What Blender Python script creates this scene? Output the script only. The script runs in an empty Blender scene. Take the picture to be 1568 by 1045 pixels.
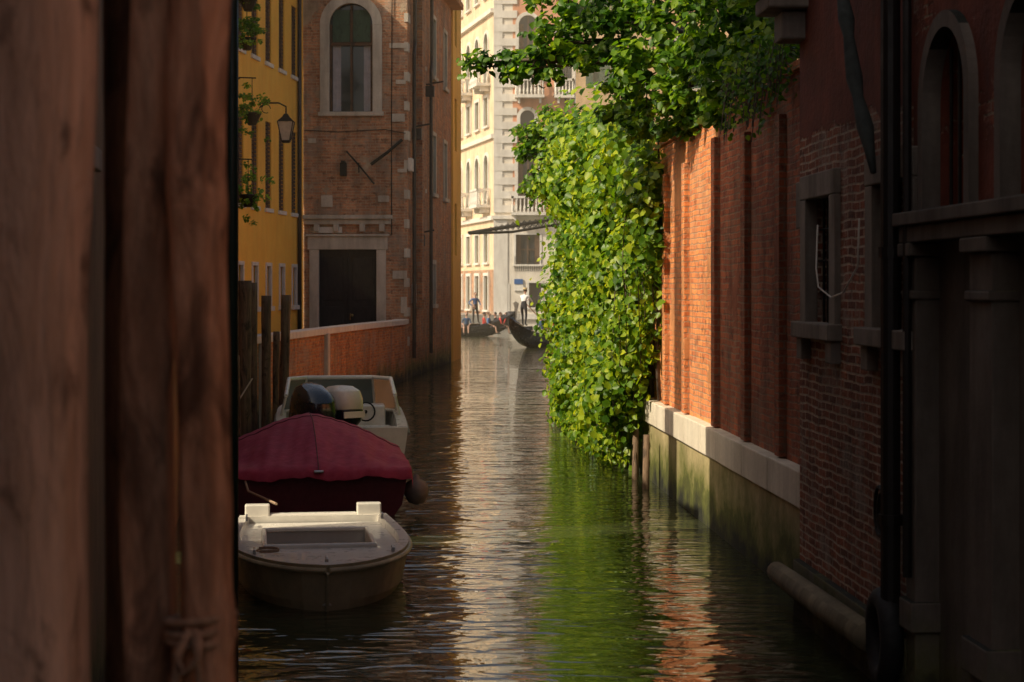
import bpy, bmesh, math, random
import numpy as np
from mathutils import Vector, Matrix
random.seed(7); rng=np.random.default_rng(7)
F=2800.0; H=2.8
def at(px,py,Y): return Vector(((px-784)/F*Y, Y, H-(py-440)/F*Y))
scene=bpy.context.scene
def link(o):
    scene.collection.objects.link(o); return o
# ------------------------------------------------------------ node helpers
class N:
    def __init__(s,name):
        s.m=bpy.data.materials.new(name); s.m.use_nodes=True
        s.t=s.m.node_tree; s.b=s.t.nodes['Principled BSDF']; s.out=s.t.nodes['Material Output']
    def n(s,typ,**k):
        x=s.t.nodes.new(typ)
        for a,b in k.items(): setattr(x,a,b)
        return x
    def l(s,a,b): s.t.links.new(a,b)
    def inp(s,sock,v):
        if isinstance(v,bpy.types.NodeSocket): s.l(v,sock)
        else:
            if isinstance(v,(tuple,list)) and len(v)==3 and sock.type=='RGBA': v=(*v,1)
            sock.default_value=v
    def uv(s): return s.n('ShaderNodeTexCoord').outputs['UV']
    def obj(s): return s.n('ShaderNodeTexCoord').outputs['Object']
    def mp(s,vec,scale=(1,1,1),loc=(0,0,0)):
        x=s.n('ShaderNodeMapping'); s.l(vec,x.inputs[0]); x.inputs['Scale'].default_value=scale; x.inputs['Location'].default_value=loc
        return x.outputs[0]
    def noise(s,vec,scale,detail=4,rough=.6,dist=0,col=False):
        x=s.n('ShaderNodeTexNoise'); s.l(vec,x.inputs['Vector'])
        x.inputs['Scale'].default_value=scale; x.inputs['Detail'].default_value=detail
        x.inputs['Roughness'].default_value=rough; x.inputs['Distortion'].default_value=dist
        return x.outputs['Color' if col else 'Fac']
    def mr(s,v,a,b,c=0,d=1):
        x=s.n('ShaderNodeMapRange'); s.inp(x.inputs[0],v)
        for i,q in enumerate((a,b,c,d)): x.inputs[i+1].default_value=q
        return x.outputs[0]
    def mix(s,f,a,b,mode='MIX'):
        x=s.n('ShaderNodeMix',data_type='RGBA',blend_type=mode)
        s.inp(x.inputs[0],f); s.inp(x.inputs[6],a); s.inp(x.inputs[7],b)
        return x.outputs[2]
    def math(s,op,a,b=0.0):
        x=s.n('ShaderNodeMath',operation=op); s.inp(x.inputs[0],a); s.inp(x.inputs[1],b); return x.outputs[0]
    def bump(s,h,strength=.5,dist=.01,nrm=None):
        x=s.n('ShaderNodeBump'); s.l(h,x.inputs['Height']); x.inputs['Strength'].default_value=strength; x.inputs['Distance'].default_value=dist
        if nrm is not None: s.l(nrm,x.inputs['Normal'])
        return x.outputs[0]
def weather(k,uv,col,dirt,algae,algz):
    st=k.noise(k.mp(uv,(2.2,.35,1)),1.3,5,.65)
    col=k.mix(k.math('MULTIPLY',k.mr(st,.42,.72),dirt),col,k.mix(1.0,col,(.30,.27,.24),'MULTIPLY'))
    bl=k.noise(uv,.55,5,.6)
    col=k.mix(k.math('MULTIPLY',k.mr(bl,.4,.7),dirt*.8),col,k.mix(1.0,col,(.45,.42,.38),'MULTIPLY'))
    if algae:
        sep=k.n('ShaderNodeSeparateXYZ'); k.l(uv,sep.inputs[0])
        nz=k.noise(uv,1.6,4,.7)
        h=k.math('ADD',sep.outputs[1],k.mr(nz,.2,.8,-.45,.45))
        col=k.mix(k.math('MULTIPLY',k.mr(h,algz,algz*.35),algae),col,(.11,.12,.022))
        col=k.mix(k.mr(h,algz*.42,0.02),col,(.012,.014,.008))
    return col
def m_brick(name,c1=(.36,.12,.06),c2=(.22,.07,.04),mort=(.34,.28,.22),plaster=None,pt=.55,dirt=.6,algae=0,algz=.8,bw=.26,bh=.075,ptop=None,bs=.9,patch=(.46,.37,.29),pk=.65):
    k=N(name); uv=k.uv()
    d=k.n('ShaderNodeVectorMath',operation='SCALE'); k.l(k.noise(uv,3,2,.5,0,True),d.inputs[0]); d.inputs['Scale'].default_value=.05
    a=k.n('ShaderNodeVectorMath',operation='ADD'); k.l(uv,a.inputs[0]); k.l(d.outputs[0],a.inputs[1])
    b=k.n('ShaderNodeTexBrick'); k.l(a.outputs[0],b.inputs['Vector'])
    b.inputs['Scale'].default_value=1; b.inputs['Brick Width'].default_value=bw; b.inputs['Row Height'].default_value=bh
    b.inputs['Mortar Size'].default_value=.010; b.inputs['Mortar Smooth'].default_value=.3; b.inputs['Bias'].default_value=-.1
    k.inp(b.inputs['Color1'],c1); k.inp(b.inputs['Color2'],c2); k.inp(b.inputs['Mortar'],mort)
    col=b.outputs['Color']
    col=k.mix(k.mr(k.noise(uv,9,3,.7),.3,.75),col,k.mix(1.0,col,(1.5,1.3,1.05),'MULTIPLY'))
    col=k.mix(k.mr(k.noise(k.mp(uv,(1,1,1),(9,2,0)),5,4,.75),.54,.66,0,.8),col,k.mix(1.0,col,(.3,.26,.25),'MULTIPLY'))
    col=k.mix(k.math('MULTIPLY',k.mr(k.noise(uv,1.1,6,.75),.5,.6),pk),col,patch)
    h=k.math('MULTIPLY',b.outputs['Fac'],-1.0)
    h=k.math('ADD',h,k.math('MULTIPLY',k.noise(uv,14,4,.7),1.8))
    if plaster:
        nz=k.noise(k.mp(uv,(1,1,1),(3.1,7.7,0)),.75,7,.68)
        if ptop is not None:
            sep=k.n('ShaderNodeSeparateXYZ'); k.l(uv,sep.inputs[0])
            nz=k.math('ADD',nz,k.mr(sep.outputs[1],ptop-.35,ptop+.35,-.35,.35))
        msk=k.mr(nz,pt,pt+.035)
        pc=k.mix(k.mr(k.noise(uv,2.5,6,.7),.3,.7),plaster,tuple(c*.55 for c in plaster))
        col=k.mix(msk,col,pc)
        hp=k.math('ADD',1.0,k.math('MULTIPLY',k.noise(uv,20,3,.6),.5))
        hm=k.n('ShaderNodeMix',data_type='FLOAT'); k.l(msk,hm.inputs[0]); k.l(h,hm.inputs[2]); k.l(hp,hm.inputs[3]); h=hm.outputs[0]
    col=weather(k,uv,col,dirt,algae,algz)
    k.l(col,k.b.inputs['Base Color']); k.b.inputs['Roughness'].default_value=.88
    k.l(k.bump(h,bs,.018),k.b.inputs['Normal']); return k.m
def m_plaster(name,c,c2=None,dirt=.5,algae=0,algz=.8,rough=.85,bs=.5):
    k=N(name); uv=k.uv(); c2=c2 or tuple(x*.7 for x in c)
    col=k.mix(k.mr(k.noise(uv,1.4,8,.7),.32,.68),c,c2)
    col=k.mix(k.mr(k.noise(uv,22,3,.6),.3,.8,0,.3),col,tuple(x*.5 for x in c))
    col=weather(k,uv,col,dirt,algae,algz)
    k.l(col,k.b.inputs['Base Color']); k.b.inputs['Roughness'].default_value=rough
    h=k.math('ADD',k.noise(uv,6,6,.7),k.math('MULTIPLY',k.noise(uv,40,3,.6),.3))
    k.l(k.bump(h,bs,.012),k.b.inputs['Normal']); return k.m
def m_simple(name,c,rough=.5,metal=0,var=.3,scale=8,bs=.1,coat=0):
    k=N(name); o=k.obj()
    col=k.mix(k.mr(k.noise(o,scale,5,.65),.3,.7,0,1),c,tuple(x*(1-var) for x in c))
    k.l(col,k.b.inputs['Base Color']); k.b.inputs['Metallic'].default_value=metal
    k.l(k.mr(k.noise(o,scale*2,3,.6),.3,.7,max(0,rough-.08),min(1,rough+.12)),k.b.inputs['Roughness'])
    k.b.inputs['Coat Weight'].default_value=coat
    k.l(k.bump(k.noise(o,scale*4,3,.6),bs,.01),k.b.inputs['Normal']); return k.m
def m_wood(name,c1,c2,sc=14,bs=.8,zs=.12):
    k=N(name); o=k.obj(); v=k.mp(o,(1,1,zs))
    n1=k.noise(v,sc,7,.7,.6); n2=k.noise(v,sc*4,4,.7,.3); n3=k.noise(k.mp(o,(1,1,.45)),6,4,.6,1.0)
    col=k.mix(k.mr(n1,.38,.62),c1,c2)
    col=k.mix(k.mr(n2,.5,.7,0,.6),col,tuple(x*.3 for x in c1))
    col=k.mix(k.mr(n3,.52,.64,0,.8),col,tuple(x*.28 for x in c2))
    k.l(col,k.b.inputs['Base Color']); k.b.inputs['Roughness'].default_value=.8
    h=k.math('ADD',n1,k.math('MULTIPLY',n3,.8)); k.l(k.bump(h,bs,.02),k.b.inputs['Normal']); return k.m
def m_leaf(name,dark,mid,lite,tr=.45):
    k=N(name); g=k.n('ShaderNodeNewGeometry'); r=k.n('ShaderNodeValToRGB')
    e=r.color_ramp.elements; e[0].color=(*dark,1); e[1].color=(*lite,1); e.new(.5).color=(*mid,1)
    k.l(g.outputs['Random Per Island'],r.inputs[0])
    big=k.noise(g.outputs['Position'],1.3,3,.6)
    col=k.mix(k.mr(big,.42,.6,0,.8),r.outputs[0],k.mix(1.0,r.outputs[0],(.34,.55,.5),'MULTIPLY'))
    k.l(col,k.b.inputs['Base Color']); k.b.inputs['Roughness'].default_value=.42; k.b.inputs['Specular IOR Level'].default_value=.35
    t=k.n('ShaderNodeBsdfTranslucent'); k.l(k.mix(1.0,col,(1.5,1.4,.5),'MULTIPLY'),t.inputs[0])
    mx=k.n('ShaderNodeMixShader'); mx.inputs[0].default_value=tr
    k.l(k.b.outputs[0],mx.inputs[1]); k.l(t.outputs[0],mx.inputs[2]); k.l(mx.outputs[0],k.out.inputs[0]); return k.m
def m_glass(name,c=(.03,.035,.04)):
    k=N(name); o=k.obj()
    k.b.inputs['Base Color'].default_value=(*c,1); k.b.inputs['Roughness'].default_value=.08
    k.l(k.bump(k.noise(o,1.5,2,.5),.2,.02),k.b.inputs['Normal']); return k.m
# ------------------------------------------------------------ mesh builder
class MB:
    def __init__(s): s.v=[]; s.f=[]; s.mi=[]
    def face(s,pts,mi=0):
        i=len(s.v); s.v+= [tuple(p) for p in pts]; s.f.append(tuple(range(i,i+len(pts)))); s.mi.append(mi)
    def box(s,x0,x1,y0,y1,z0,z1,mi=0):
        i=len(s.v)
        s.v+=[(x0,y0,z0),(x1,y0,z0),(x1,y1,z0),(x0,y1,z0),(x0,y0,z1),(x1,y0,z1),(x1,y1,z1),(x0,y1,z1)]
        for q in ((0,3,2,1),(4,5,6,7),(0,1,5,4),(1,2,6,5),(2,3,7,6),(3,0,4,7)):
            s.f.append(tuple(i+a for a in q)); s.mi.append(mi)
    def rings(s,rs,mi=0,closed=True,cap=True):
        n=len(rs[0]); base=len(s.v)
        for r in rs: s.v+=[tuple(p) for p in r]
        m=n if closed else n-1
        for a in range(len(rs)-1):
            for b in range(m):
                c=(b+1)%n
                s.f.append((base+a*n+b,base+a*n+c,base+(a+1)*n+c,base+(a+1)*n+b)); s.mi.append(mi)
        if cap:
            s.f.append(tuple(base+b for b in reversed(range(n)))); s.mi.append(mi)
            e=base+(len(rs)-1)*n; s.f.append(tuple(e+b for b in range(n))); s.mi.append(mi)
    def tube(s,pts,r,n=8,mi=0):
        pts=[Vector(p) for p in pts]
        if not isinstance(r,(list,tuple)): r=[r]*len(pts)
        rs=[]; up=None
        for i,p in enumerate(pts):
            d=(pts[min(i+1,len(pts)-1)]-pts[max(i-1,0)])
            if d.length<1e-9: d=Vector((0,0,1))
            d.normalize()
            if up is None: up=Vector((1,0,0)) if abs(d.x)<.8 else Vector((0,1,0))
            a=(up-d*up.dot(d)); a.normalize(); up=a; b=d.cross(a)
            rs.append([p+(a*math.cos(2*math.pi*k/n)+b*math.sin(2*math.pi*k/n))*r[i] for k in range(n)])
        s.rings(rs,mi)
    def lathe(s,prof,c=(0,0,0),n=16,mi=0):
        s.rings([[(c[0]+r*math.cos(2*math.pi*k/n),c[1]+r*math.sin(2*math.pi*k/n),c[2]+z) for k in range(n)] for r,z in prof],mi)
    def build(s,name,mats,parent=None,smooth=False,bevel=0,seg=2,sub=0):
        me=bpy.data.meshes.new(name); me.from_pydata(s.v,[],s.f)
        if not isinstance(mats,(list,tuple)): mats=[mats]
        for m in mats: me.materials.append(m)
        me.polygons.foreach_set('material_index',s.mi)
        if smooth: me.polygons.foreach_set('use_smooth',[True]*len(s.f))
        me.update()
        uvl=me.uv_layers.new(name='UVMap')
        for p in me.polygons:
            n=p.normal; ax,ay,az=abs(n.x),abs(n.y),abs(n.z)
            for li in p.loop_indices:
                c=me.vertices[me.loops[li].vertex_index].co
                uvl.data[li].uv=(c.x,c.y) if az>ax and az>ay else ((c.x,c.z) if ay>=ax else (c.y+.13,c.z))
        o=link(bpy.data.objects.new(name,me))
        if parent: o.parent=parent
        if bevel:
            b=o.modifiers.new('b','BEVEL'); b.width=bevel; b.segments=seg; b.limit_method='ANGLE'
        if sub:
            b=o.modifiers.new('s','SUBSURF'); b.levels=sub; b.render_levels=sub
        return o
def empty(name,loc=(0,0,0),rz=0,parent=None):
    o=bpy.data.objects.new(name,None); link(o); o.location=loc; o.rotation_euler=(0,0,rz); o.empty_display_size=.3
    if parent: o.parent=parent
    return o
def frame(name,p0,p1):
    return empty(name,(p0[0],p0[1],0),math.atan2(p1[1]-p0[1],p1[0]-p0[0]))
def sub_frame(par,name,p0,p1):
    e=frame(name,p0,p1); bpy.context.view_layer.update()
    e.parent=par; e.matrix_parent_inverse=par.matrix_basis.inverted(); return e
def wall(mb,x0,x1,z0,z1,ops=(),y=0,th=.25,mi=0,mir=None):
    mir=mi if mir is None else mir
    xs=sorted({x0,x1,*[o[0] for o in ops],*[o[1] for o in ops]}); zs=sorted({z0,z1,*[o[2] for o in ops],*[o[3] for o in ops]})
    for i in range(len(xs)-1):
        for j in range(len(zs)-1):
            cx=(xs[i]+xs[i+1])/2; cz=(zs[j]+zs[j+1])/2
            if any(o[0]<cx<o[1] and o[2]<cz<o[3] for o in ops): continue
            mb.face([(xs[i],y,zs[j]),(xs[i+1],y,zs[j]),(xs[i+1],y,zs[j+1]),(xs[i],y,zs[j+1])],mi)
    for o in ops:
        a,b,c,d=o[:4]; arch=len(o)>4 and o[4]
        r=(b-a)/2; zsr=d-r if arch else d; xc=(a+b)/2
        for X in (a,b): mb.face([(X,y,c),(X,y+th,c),(X,y+th,zsr),(X,y,zsr)],mir)
        mb.face([(a,y,c),(b,y,c),(b,y+th,c),(a,y+th,c)],mir)
        if not arch: mb.face([(a,y,d),(b,y,d),(b,y+th,d),(a,y+th,d)],mir)
        else:
            pts=[(xc-r*math.cos(math.pi*k/16),zsr+r*math.sin(math.pi*k/16)) for k in range(17)]
            for k in range(16):
                p,q=pts[k],pts[k+1]; cn=(a,d) if k<8 else (b,d)
                mb.face([(cn[0],y,cn[1]),(p[0],y,p[1]),(q[0],y,q[1])],mi)
                mb.face([(p[0],y,p[1]),(q[0],y,q[1]),(q[0],y+th,q[1]),(p[0],y+th,p[1])],mir)
def surround(mb,a,b,c,d,w=.12,pr=.04,arch=False,sill=True,mi=0,e=.012):
    y0,y1=-pr,.06
    if arch:
        r=(b-a)/2; xc=(a+b)/2; zs=d-r; n=18
        for k in range(n):
            t0,t1=math.pi*k/n,math.pi*(k+1)/n; ri,ro=r-e,r+w
            P=lambda R,t,y:(xc-R*math.cos(t),y,zs+R*math.sin(t))
            mb.face([P(ri,t0,y0),P(ri,t1,y0),P(ro,t1,y0),P(ro,t0,y0)],mi)
            mb.face([P(ri,t0,y0),P(ri,t1,y0),P(ri,t1,y1),P(ri,t0,y1)],mi)
            mb.face([P(ro,t0,y0),P(ro,t1,y0),P(ro,t1,y1),P(ro,t0,y1)],mi)
        top=zs
    else:
        top=d-e; mb.box(a-w,b+w,y0-.004,y1,d-e,d+w,mi)
    mb.box(a-w,a+e,y0,y1,c,top,mi); mb.box(b-e,b+w,y0,y1,c,top,mi)
    if sill: mb.box(a-w-.05,b+w+.05,y0-.07,y1,c-.12,c+e,mi)
# ------------------------------------------------------------ materials
M={}
M['brick_far']=m_brick('brick_far',(.54,.29,.17),(.35,.17,.095),(.50,.40,.29),plaster=(.62,.47,.32),pt=.56,dirt=.65,bw=.3,bh=.09)
M['brick_side']=m_brick('brick_side',(.52,.23,.10),(.28,.11,.065),(.40,.30,.19),plaster=(.60,.37,.19),pt=.62,dirt=.7,algae=.9,algz=.8,bw=.3,bh=.09)
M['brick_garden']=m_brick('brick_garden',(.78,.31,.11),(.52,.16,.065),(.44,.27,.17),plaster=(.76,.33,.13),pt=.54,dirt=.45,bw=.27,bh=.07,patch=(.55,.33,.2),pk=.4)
M['brick_shaded']=m_brick('brick_shaded',(.42,.125,.055),(.23,.065,.036),(.27,.17,.12),plaster=(.38,.12,.06),pt=.58,dirt=.85,bw=.27,bh=.07,patch=(.30,.21,.15),pk=.5)  # garden brick with shade painted into its colours
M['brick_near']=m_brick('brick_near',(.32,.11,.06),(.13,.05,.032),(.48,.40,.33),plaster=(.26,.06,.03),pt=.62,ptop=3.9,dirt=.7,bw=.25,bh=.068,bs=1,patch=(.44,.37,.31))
M['brick_quay']=m_brick('brick_quay',(.58,.25,.09),(.34,.12,.055),(.45,.32,.2),plaster=(.62,.37,.18),pt=.58,dirt=.6,algae=.8,algz=.7)
M['orange']=m_plaster('orange_plaster',(1.0,.58,.085),(.98,.49,.06),dirt=.15)
M['orange_dim']=m_plaster('ochre_render',(.62,.30,.10),dirt=.5)
M['left_near']=m_plaster('old_plaster',(.46,.29,.17),dirt=.6,algae=.8)
M['stone']=m_plaster('istrian_stone',(.74,.68,.57),(.56,.50,.41),dirt=.6,bs=.35)
M['stone_w']=m_plaster('pale_stone',(.84,.79,.70),(.72,.66,.57),dirt=.3,bs=.3)
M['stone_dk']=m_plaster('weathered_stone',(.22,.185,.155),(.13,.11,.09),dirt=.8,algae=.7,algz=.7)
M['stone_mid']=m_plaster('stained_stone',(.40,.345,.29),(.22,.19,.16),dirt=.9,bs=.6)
M['stone_ledge']=m_plaster('ledge_stone',(.84,.77,.64),(.66,.58,.46),dirt=.35)
M['stone_wet']=m_plaster('tidal_stone',(.66,.53,.30),(.42,.34,.18),dirt=.5,algae=1,algz=1.0)
M['pal_white']=m_plaster('palace_render',(.87,.79,.66),(.80,.70,.56),dirt=.3)
M['pal_pink']=m_plaster('palace_pink_render',(.72,.34,.19),(.64,.27,.14),dirt=.3)
M['pal_cream']=m_plaster('palace_cream_render',(.92,.73,.48),(.82,.57,.36),dirt=.4)
M['ochre']=m_plaster('ochre_wall',(.70,.48,.26),(.58,.38,.20),dirt=.4)
M['shutter']=m_wood('brown_shutter',(.13,.065,.03),(.08,.04,.02),20,.3)
M['shutter_g']=m_wood('green_shutter',(.05,.10,.06),(.03,.07,.045),20,.3)
M['door']=m_wood('old_door',(.030,.020,.015),(.014,.010,.008),16,.4)
M['glass']=m_glass('window_glass')
M['darkpane']=m_simple('unlit_pane',(.012,.011,.010),.7)
M['curtain']=m_simple('curtain_cloth',(.45,.43,.45),.9,0,.3,5)
M['iron']=m_simple('wrought_iron',(.025,.024,.022),.55,.6)
M['pipe']=m_simple('drain_pipe',(.07,.055,.045),.5,.3,.4,5)
M['pipe_dk']=m_simple('black_drain_pipe',(.022,.018,.016),.5,.3,.4,5)
M['greenpole']=m_simple('green_paint',(.015,.05,.035),.45,0,.4,6)
M['wood1']=m_wood('weathered_post',(.78,.58,.43),(.50,.35,.24),9,1.1,.10)
M['wood2']=m_wood('knotty_piling',(.78,.46,.28),(.36,.19,.105),9,1.4,.16)
M['wood3']=m_wood('dark_piling',(.21,.135,.08),(.09,.055,.033),12,1.0)
M['rope']=m_simple('rope_fibre',(.50,.34,.22),.9,0,.5,60,.6)
M['hull_w']=m_simple('white_gelcoat',(.86,.82,.73),.3,0,.22,3,.03,.4)
M['hull_y']=m_simple('aged_hull',(.64,.54,.34),.45,0,.35,4,.05)
M['navy']=m_simple('navy_cowl',(.012,.018,.03),.22,0,.2,5,.02,.5)
M['burg']=m_simple('burgundy_canvas',(.42,.038,.090),.75,0,.3,6,.3)
M['burg_dk']=m_simple('burgundy_hull',(.11,.011,.024),.6,0,.3,6,.15)
M['rubber']=m_simple('grey_rubber',(.24,.20,.17),.7)
M['tyre']=m_simple('black_rubber',(.015,.015,.015),.7)
M['gond']=m_simple('black_lacquer',(.010,.010,.012),.2,0,.2,5,.02,.6)
M['red']=m_simple('red_cloth',(.45,.03,.03),.8)
M['brass']=m_simple('brass',(.6,.42,.15),.3,1)
M['steel']=m_simple('steel',(.55,.55,.56),.3,1)
M['blue']=m_simple('blue_plastic',(.02,.12,.35),.4)
M['yellow']=m_simple('yellow_rope',(.6,.42,.04),.7)
M['lampglass']=m_simple('lamp_glass',(.55,.50,.42),.15)
M['canvas_dk']=m_simple('faded_canvas',(.05,.06,.055),.85,0,.4,7,.3)
M['paving']=m_plaster('paving_stone',(.40,.37,.32),dirt=.5)
M['soil']=m_plaster('garden_soil',(.12,.10,.06),dirt=.4)
M['leaf_ivy']=m_leaf('ivy_leaf',(.05,.13,.008),(.18,.31,.012),(.48,.53,.025),.45)
M['leaf_tree']=m_leaf('tree_leaf',(.035,.095,.008),(.10,.22,.012),(.30,.44,.02),.52)
M['leaf_pot']=m_leaf('pot_leaf',(.06,.15,.01),(.14,.29,.02),(.26,.40,.03),.4)
M['bark']=m_wood('tree_bark',(.13,.10,.07),(.07,.05,.035),12,1.0)
# ------------------------------------------------------------ water
def m_water():
    k=N('canal_water'); o=k.obj()
    k.b.inputs['Base Color'].default_value=(.040,.045,.020,1); k.b.inputs['Roughness'].default_value=.01
    k.b.inputs['IOR'].default_value=1.6
    big=k.noise(k.mp(o,(.35,.8,1)),1.0,1,.4,.5)
    med=k.noise(k.mp(o,(.7,1.7,1)),2.0,1,.4,1.2)
    sm=k.noise(k.mp(o,(1.0,2.0,1)),6,1,.4,.8)
    calm=k.mr(k.noise(k.mp(o,(.25,.12,1),(4,1,0)),1.0,2,.5),.35,.65,.5,1.2)
    h=k.math('ADD',k.math('MULTIPLY',big,.050),k.math('MULTIPLY',calm,k.math('ADD',k.math('MULTIPLY',med,.032),k.math('MULTIPLY',sm,.0045))))
    k.l(k.bump(h,1.0,1.0),k.b.inputs['Normal'])
    return k.m
M['water']=m_water()
mb=MB(); mb.face([(-700,-60,0),(700,-60,0),(700,900,0),(-700,900,0)]); mb.build('canal_water',M['water'])
# ------------------------------------------------------------ left bank
def lx(Y): return -1.5-.1326*(Y-3)
SX,SY=.90,.436
def near_house(name,Y0,Y1,h,wallmat,depth=7,win=True,skew=False):
    e=frame(name,(lx(Y0),Y0),(lx(Y1),Y1)); L=math.hypot(Y1-Y0,lx(Y1)-lx(Y0))
    ct,st=(Y1-Y0)/L,(lx(Y1)-lx(Y0))/L
    bx=L
    if skew:
        wx,wy=-SX,-SY*1.08; lxx=wx*st+wy*ct; lyy=-wx*ct+wy*st; bx=L+lxx/lyy*depth
    w=MB(); ops=[]
    x=1.2
    while win and x+1<L-.6:
        for z in (3.6,7.2,10.6):
            if z+1.9<h: ops.append((x,x+.9,z,z+1.7))
        x+=2.8
    wall(w,0,L,-1,h,ops)
    w.face([(0,0,-1),(0,depth,-1),(0,depth,h),(0,0,h)]); w.face([(L,0,-1),(bx,depth,-1),(bx,depth,h),(L,0,h)]); w.face([(0,depth,-1),(bx,depth,-1),(bx,depth,h),(0,depth,h)])
    w.build('walls',wallmat,e)
    r=MB(); r.rings([[(0,-.3,z),(L,-.3,z),(bx,depth,z),(0,depth,z)] for z in (h,h+.16)]); r.build('roof',M['orange_dim'],e)
    s=MB(); g=MB()
    for o in ops: surround(s,*o[:4],w=.14); g.box(o[0]-.02,o[1]+.02,.15,.2,o[2]-.02,o[3]+.02)
    if ops: s.build('window_frames',M['stone'],e,bevel=.01); g.build('shutters',M['shutter_g'],e)
    return e
near_house('boat_shed',-3,2.9,5.6,M['left_near'],5,False)
near_house('unseen_shade_house',3,18.43,14,M['left_near'],6,True,True)  # unseen; height and raked end shaped to shade the right-hand walls
eB=near_house('low_house',19.3,46.0,5.2,M['orange_dim'],6)
c=MB(); s0=1.62; c.box(s0,s0+.62,.1,.45,5.3,11.6); c.lathe([(.28,0),(.3,.1),(.5,.7),(.5,.8),(.4,.85)],(s0+.31,.28,11.6),12); c.build('shadow_stack',M['left_near'],eB)  # unseen stack added to cast a dark stripe on the garden wall
e=frame('sky_block_house',(9,-10),(-7,-10)); w=MB(); ops=[(x,x+1,2.5,4.3) for x in (2,5,8,11,13.5)]; wall(w,0,16,-1,6.5,ops); w.build('walls',M['left_near'],e); g=MB()  # unseen house added behind the camera to block sky light
for o in ops: g.box(o[0],o[1],.1,.15,o[2],o[3])
g.build('shutters',M['shutter_g'],e); w=MB(); w.box(-.3,16.3,-.4,6,6.5,6.7); w.build('roof',M['orange_dim'],e)
# orange house
eo=frame('orange_house',(-7.6,44),(-6.4,56)); Lo=math.hypot(1.2,12); HO=13.2
w=MB(); ops=[]; fr=[]; small=[]
for Yc in (46.6,48.25,49.85,51.45,53.1,54.75):
    s=(Yc-44)*1.005
    for z0,z1 in ((5.0,7.45),(9.1,11.2)): ops.append((s-.36,s+.36,z0,z1)); fr.append(ops[-1])
    ops.append((s-.27,s+.27,2.25,3.4)); small.append(ops[-1])
wall(w,0,Lo-.02,.5,HO,ops,th=.2); w.build('walls',M['orange'],eo)
w=MB(); w.face([(0,.0,.5),(0,8,.5),(0,8,HO),(0,0,HO)]); w.box(0,Lo,-.4,8,HO,HO+.2); w.build('roof',M['orange_dim'],eo)
s=MB(); g=MB(); gl=MB()
for o in fr:
    s.box(o[0]-.09,o[1]+.09,-.06,.06,o[2]-.1,o[2]+.012)
    g.box((o[0]+o[1])/2-.02,(o[0]+o[1])/2+.02,.02,.1,o[2]+.02,o[3]-.01)
    for zz in np.arange(o[2]+.04,o[3]-.06,.11): g.box(o[0]+.004,o[1]-.004,.04,.075,zz,zz+.085)
    gl.box(o[0]-.02,o[1]+.02,.15,.18,o[2]-.02,o[3]+.02)
for o in small:
    surround(s,*o[:4],w=.09,pr=.03); gl.box(o[0]-.02,o[1]+.02,.15,.18,o[2]-.02,o[3]+.02)
s.build('window_frames',M['stone_w'],eo,bevel=.008); g.build('shutters',M['shutter'],eo); gl.build('panes',M['glass'],eo)
p=MB(); p.tube([(11.2,-.08,.9),(11.2,-.08,HO)],.06); p.build('drain_pipe',M['pipe'],eo,smooth=True)
# brick house with arched window
eb=frame('brick_house',(-6.4,56),(-3.2,55.9)); 
w=MB(); ops=[(.8,2.15,8.15,11.5,True),(.48,2.27,.9,3.96)]
wall(w,0,3.2,.5,13.2,ops,th=.3); w.build('front_wall',M['brick_far'],eb)
s=MB(); surround(s,.8,2.15,8.15,11.5,w=.28,pr=.05,arch=True); 
s.box(.2,.492,-.07,.08,.9,3.95); s.box(2.258,2.55,-.07,.08,.9,3.95); s.box(.15,2.6,-.09,.08,3.95,4.35); s.box(.1,2.65,-.16,.08,4.35,4.42)
s.box(0.02,2.75,-.22,.05,4.88,5.0); s.box(0.02,2.7,-.12,.05,4.72,4.877)
for x in (.35,.95,1.75,2.35): s.box(x,x+.16,-.18,.02,4.50,4.718)
for (x,z,a,b) in ((2.65,10.1,.55,.16),(2.72,7.85,.4,.25),(.55,5.25,.36,.36),(2.3,5.4,.34,.2),(2.85,9.0,.3,.14),(2.75,3.05,.5,.25),(3.0,2.0,.2,.5),(.15,7.2,.25,.15),(2.6,1.0,.5,.8),(2.9,6.3,.3,.12),(2.6,12.,.55,.2)):
    s.box(x,min(x+a,3.19),-.035,.02,z,z+b)
s.build('stonework',M['stone'],eb,bevel=.012)
d=MB(); d.box(.46,1.36,.14,.2,.8,4.0); d.box(1.375,2.29,.14,.2,.8,4.0); d.box(1.355,1.38,.12,.2,.8,4.0)
for a in (.58,1.5):
    for z0,z1 in ((1.2,2.2),(2.4,3.7)): d.box(a,a+.66,.115,.139,z0,z1)
d.box(.4,2.35,.201,.25,.7,4.1)
d.build('double_door',M['door'],eb,bevel=.01); d=MB(); d.lathe([(.03,0),(.05,.04),(.02,.08)],(1.5,.08,1.9),10); d.box(1.43,1.45,.09,.13,1.8,2.0); d.build('door_handle',M['brass'],eb)
g=MB(); g.box(.78,2.17,.2,.24,8.1,11.55); g.build('glass_pane',M['glass'],eb)
g=MB()
g.box(.8,.88,.1,.19,8.15,10.85); g.box(2.07,2.15,.1,.19,8.15,10.85); g.box(1.44,1.51,.1,.19,8.15,11.45); g.box(.8,2.15,.09,.188,10.2,10.3); g.build('mullions',M['shutter'],eb)
g=MB()
for a,b in ((.9,1.15),(1.85,2.06)):
    n=8; g.rings([[(a+(b-a)*i/n,.17+.018*math.sin(i*2.4),z) for i in range(n+1)] for z in (8.2,10.2)],closed=False,cap=False)
g.build('curtains',M['curtain'],eb,smooth=True)
g=MB(); g.box(.9,1.42,.12,.186,10.32,11.3); g.box(1.53,2.05,.12,.186,10.32,11.3); g.build('green_blind',M['shutter_g'],eb)
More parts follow.
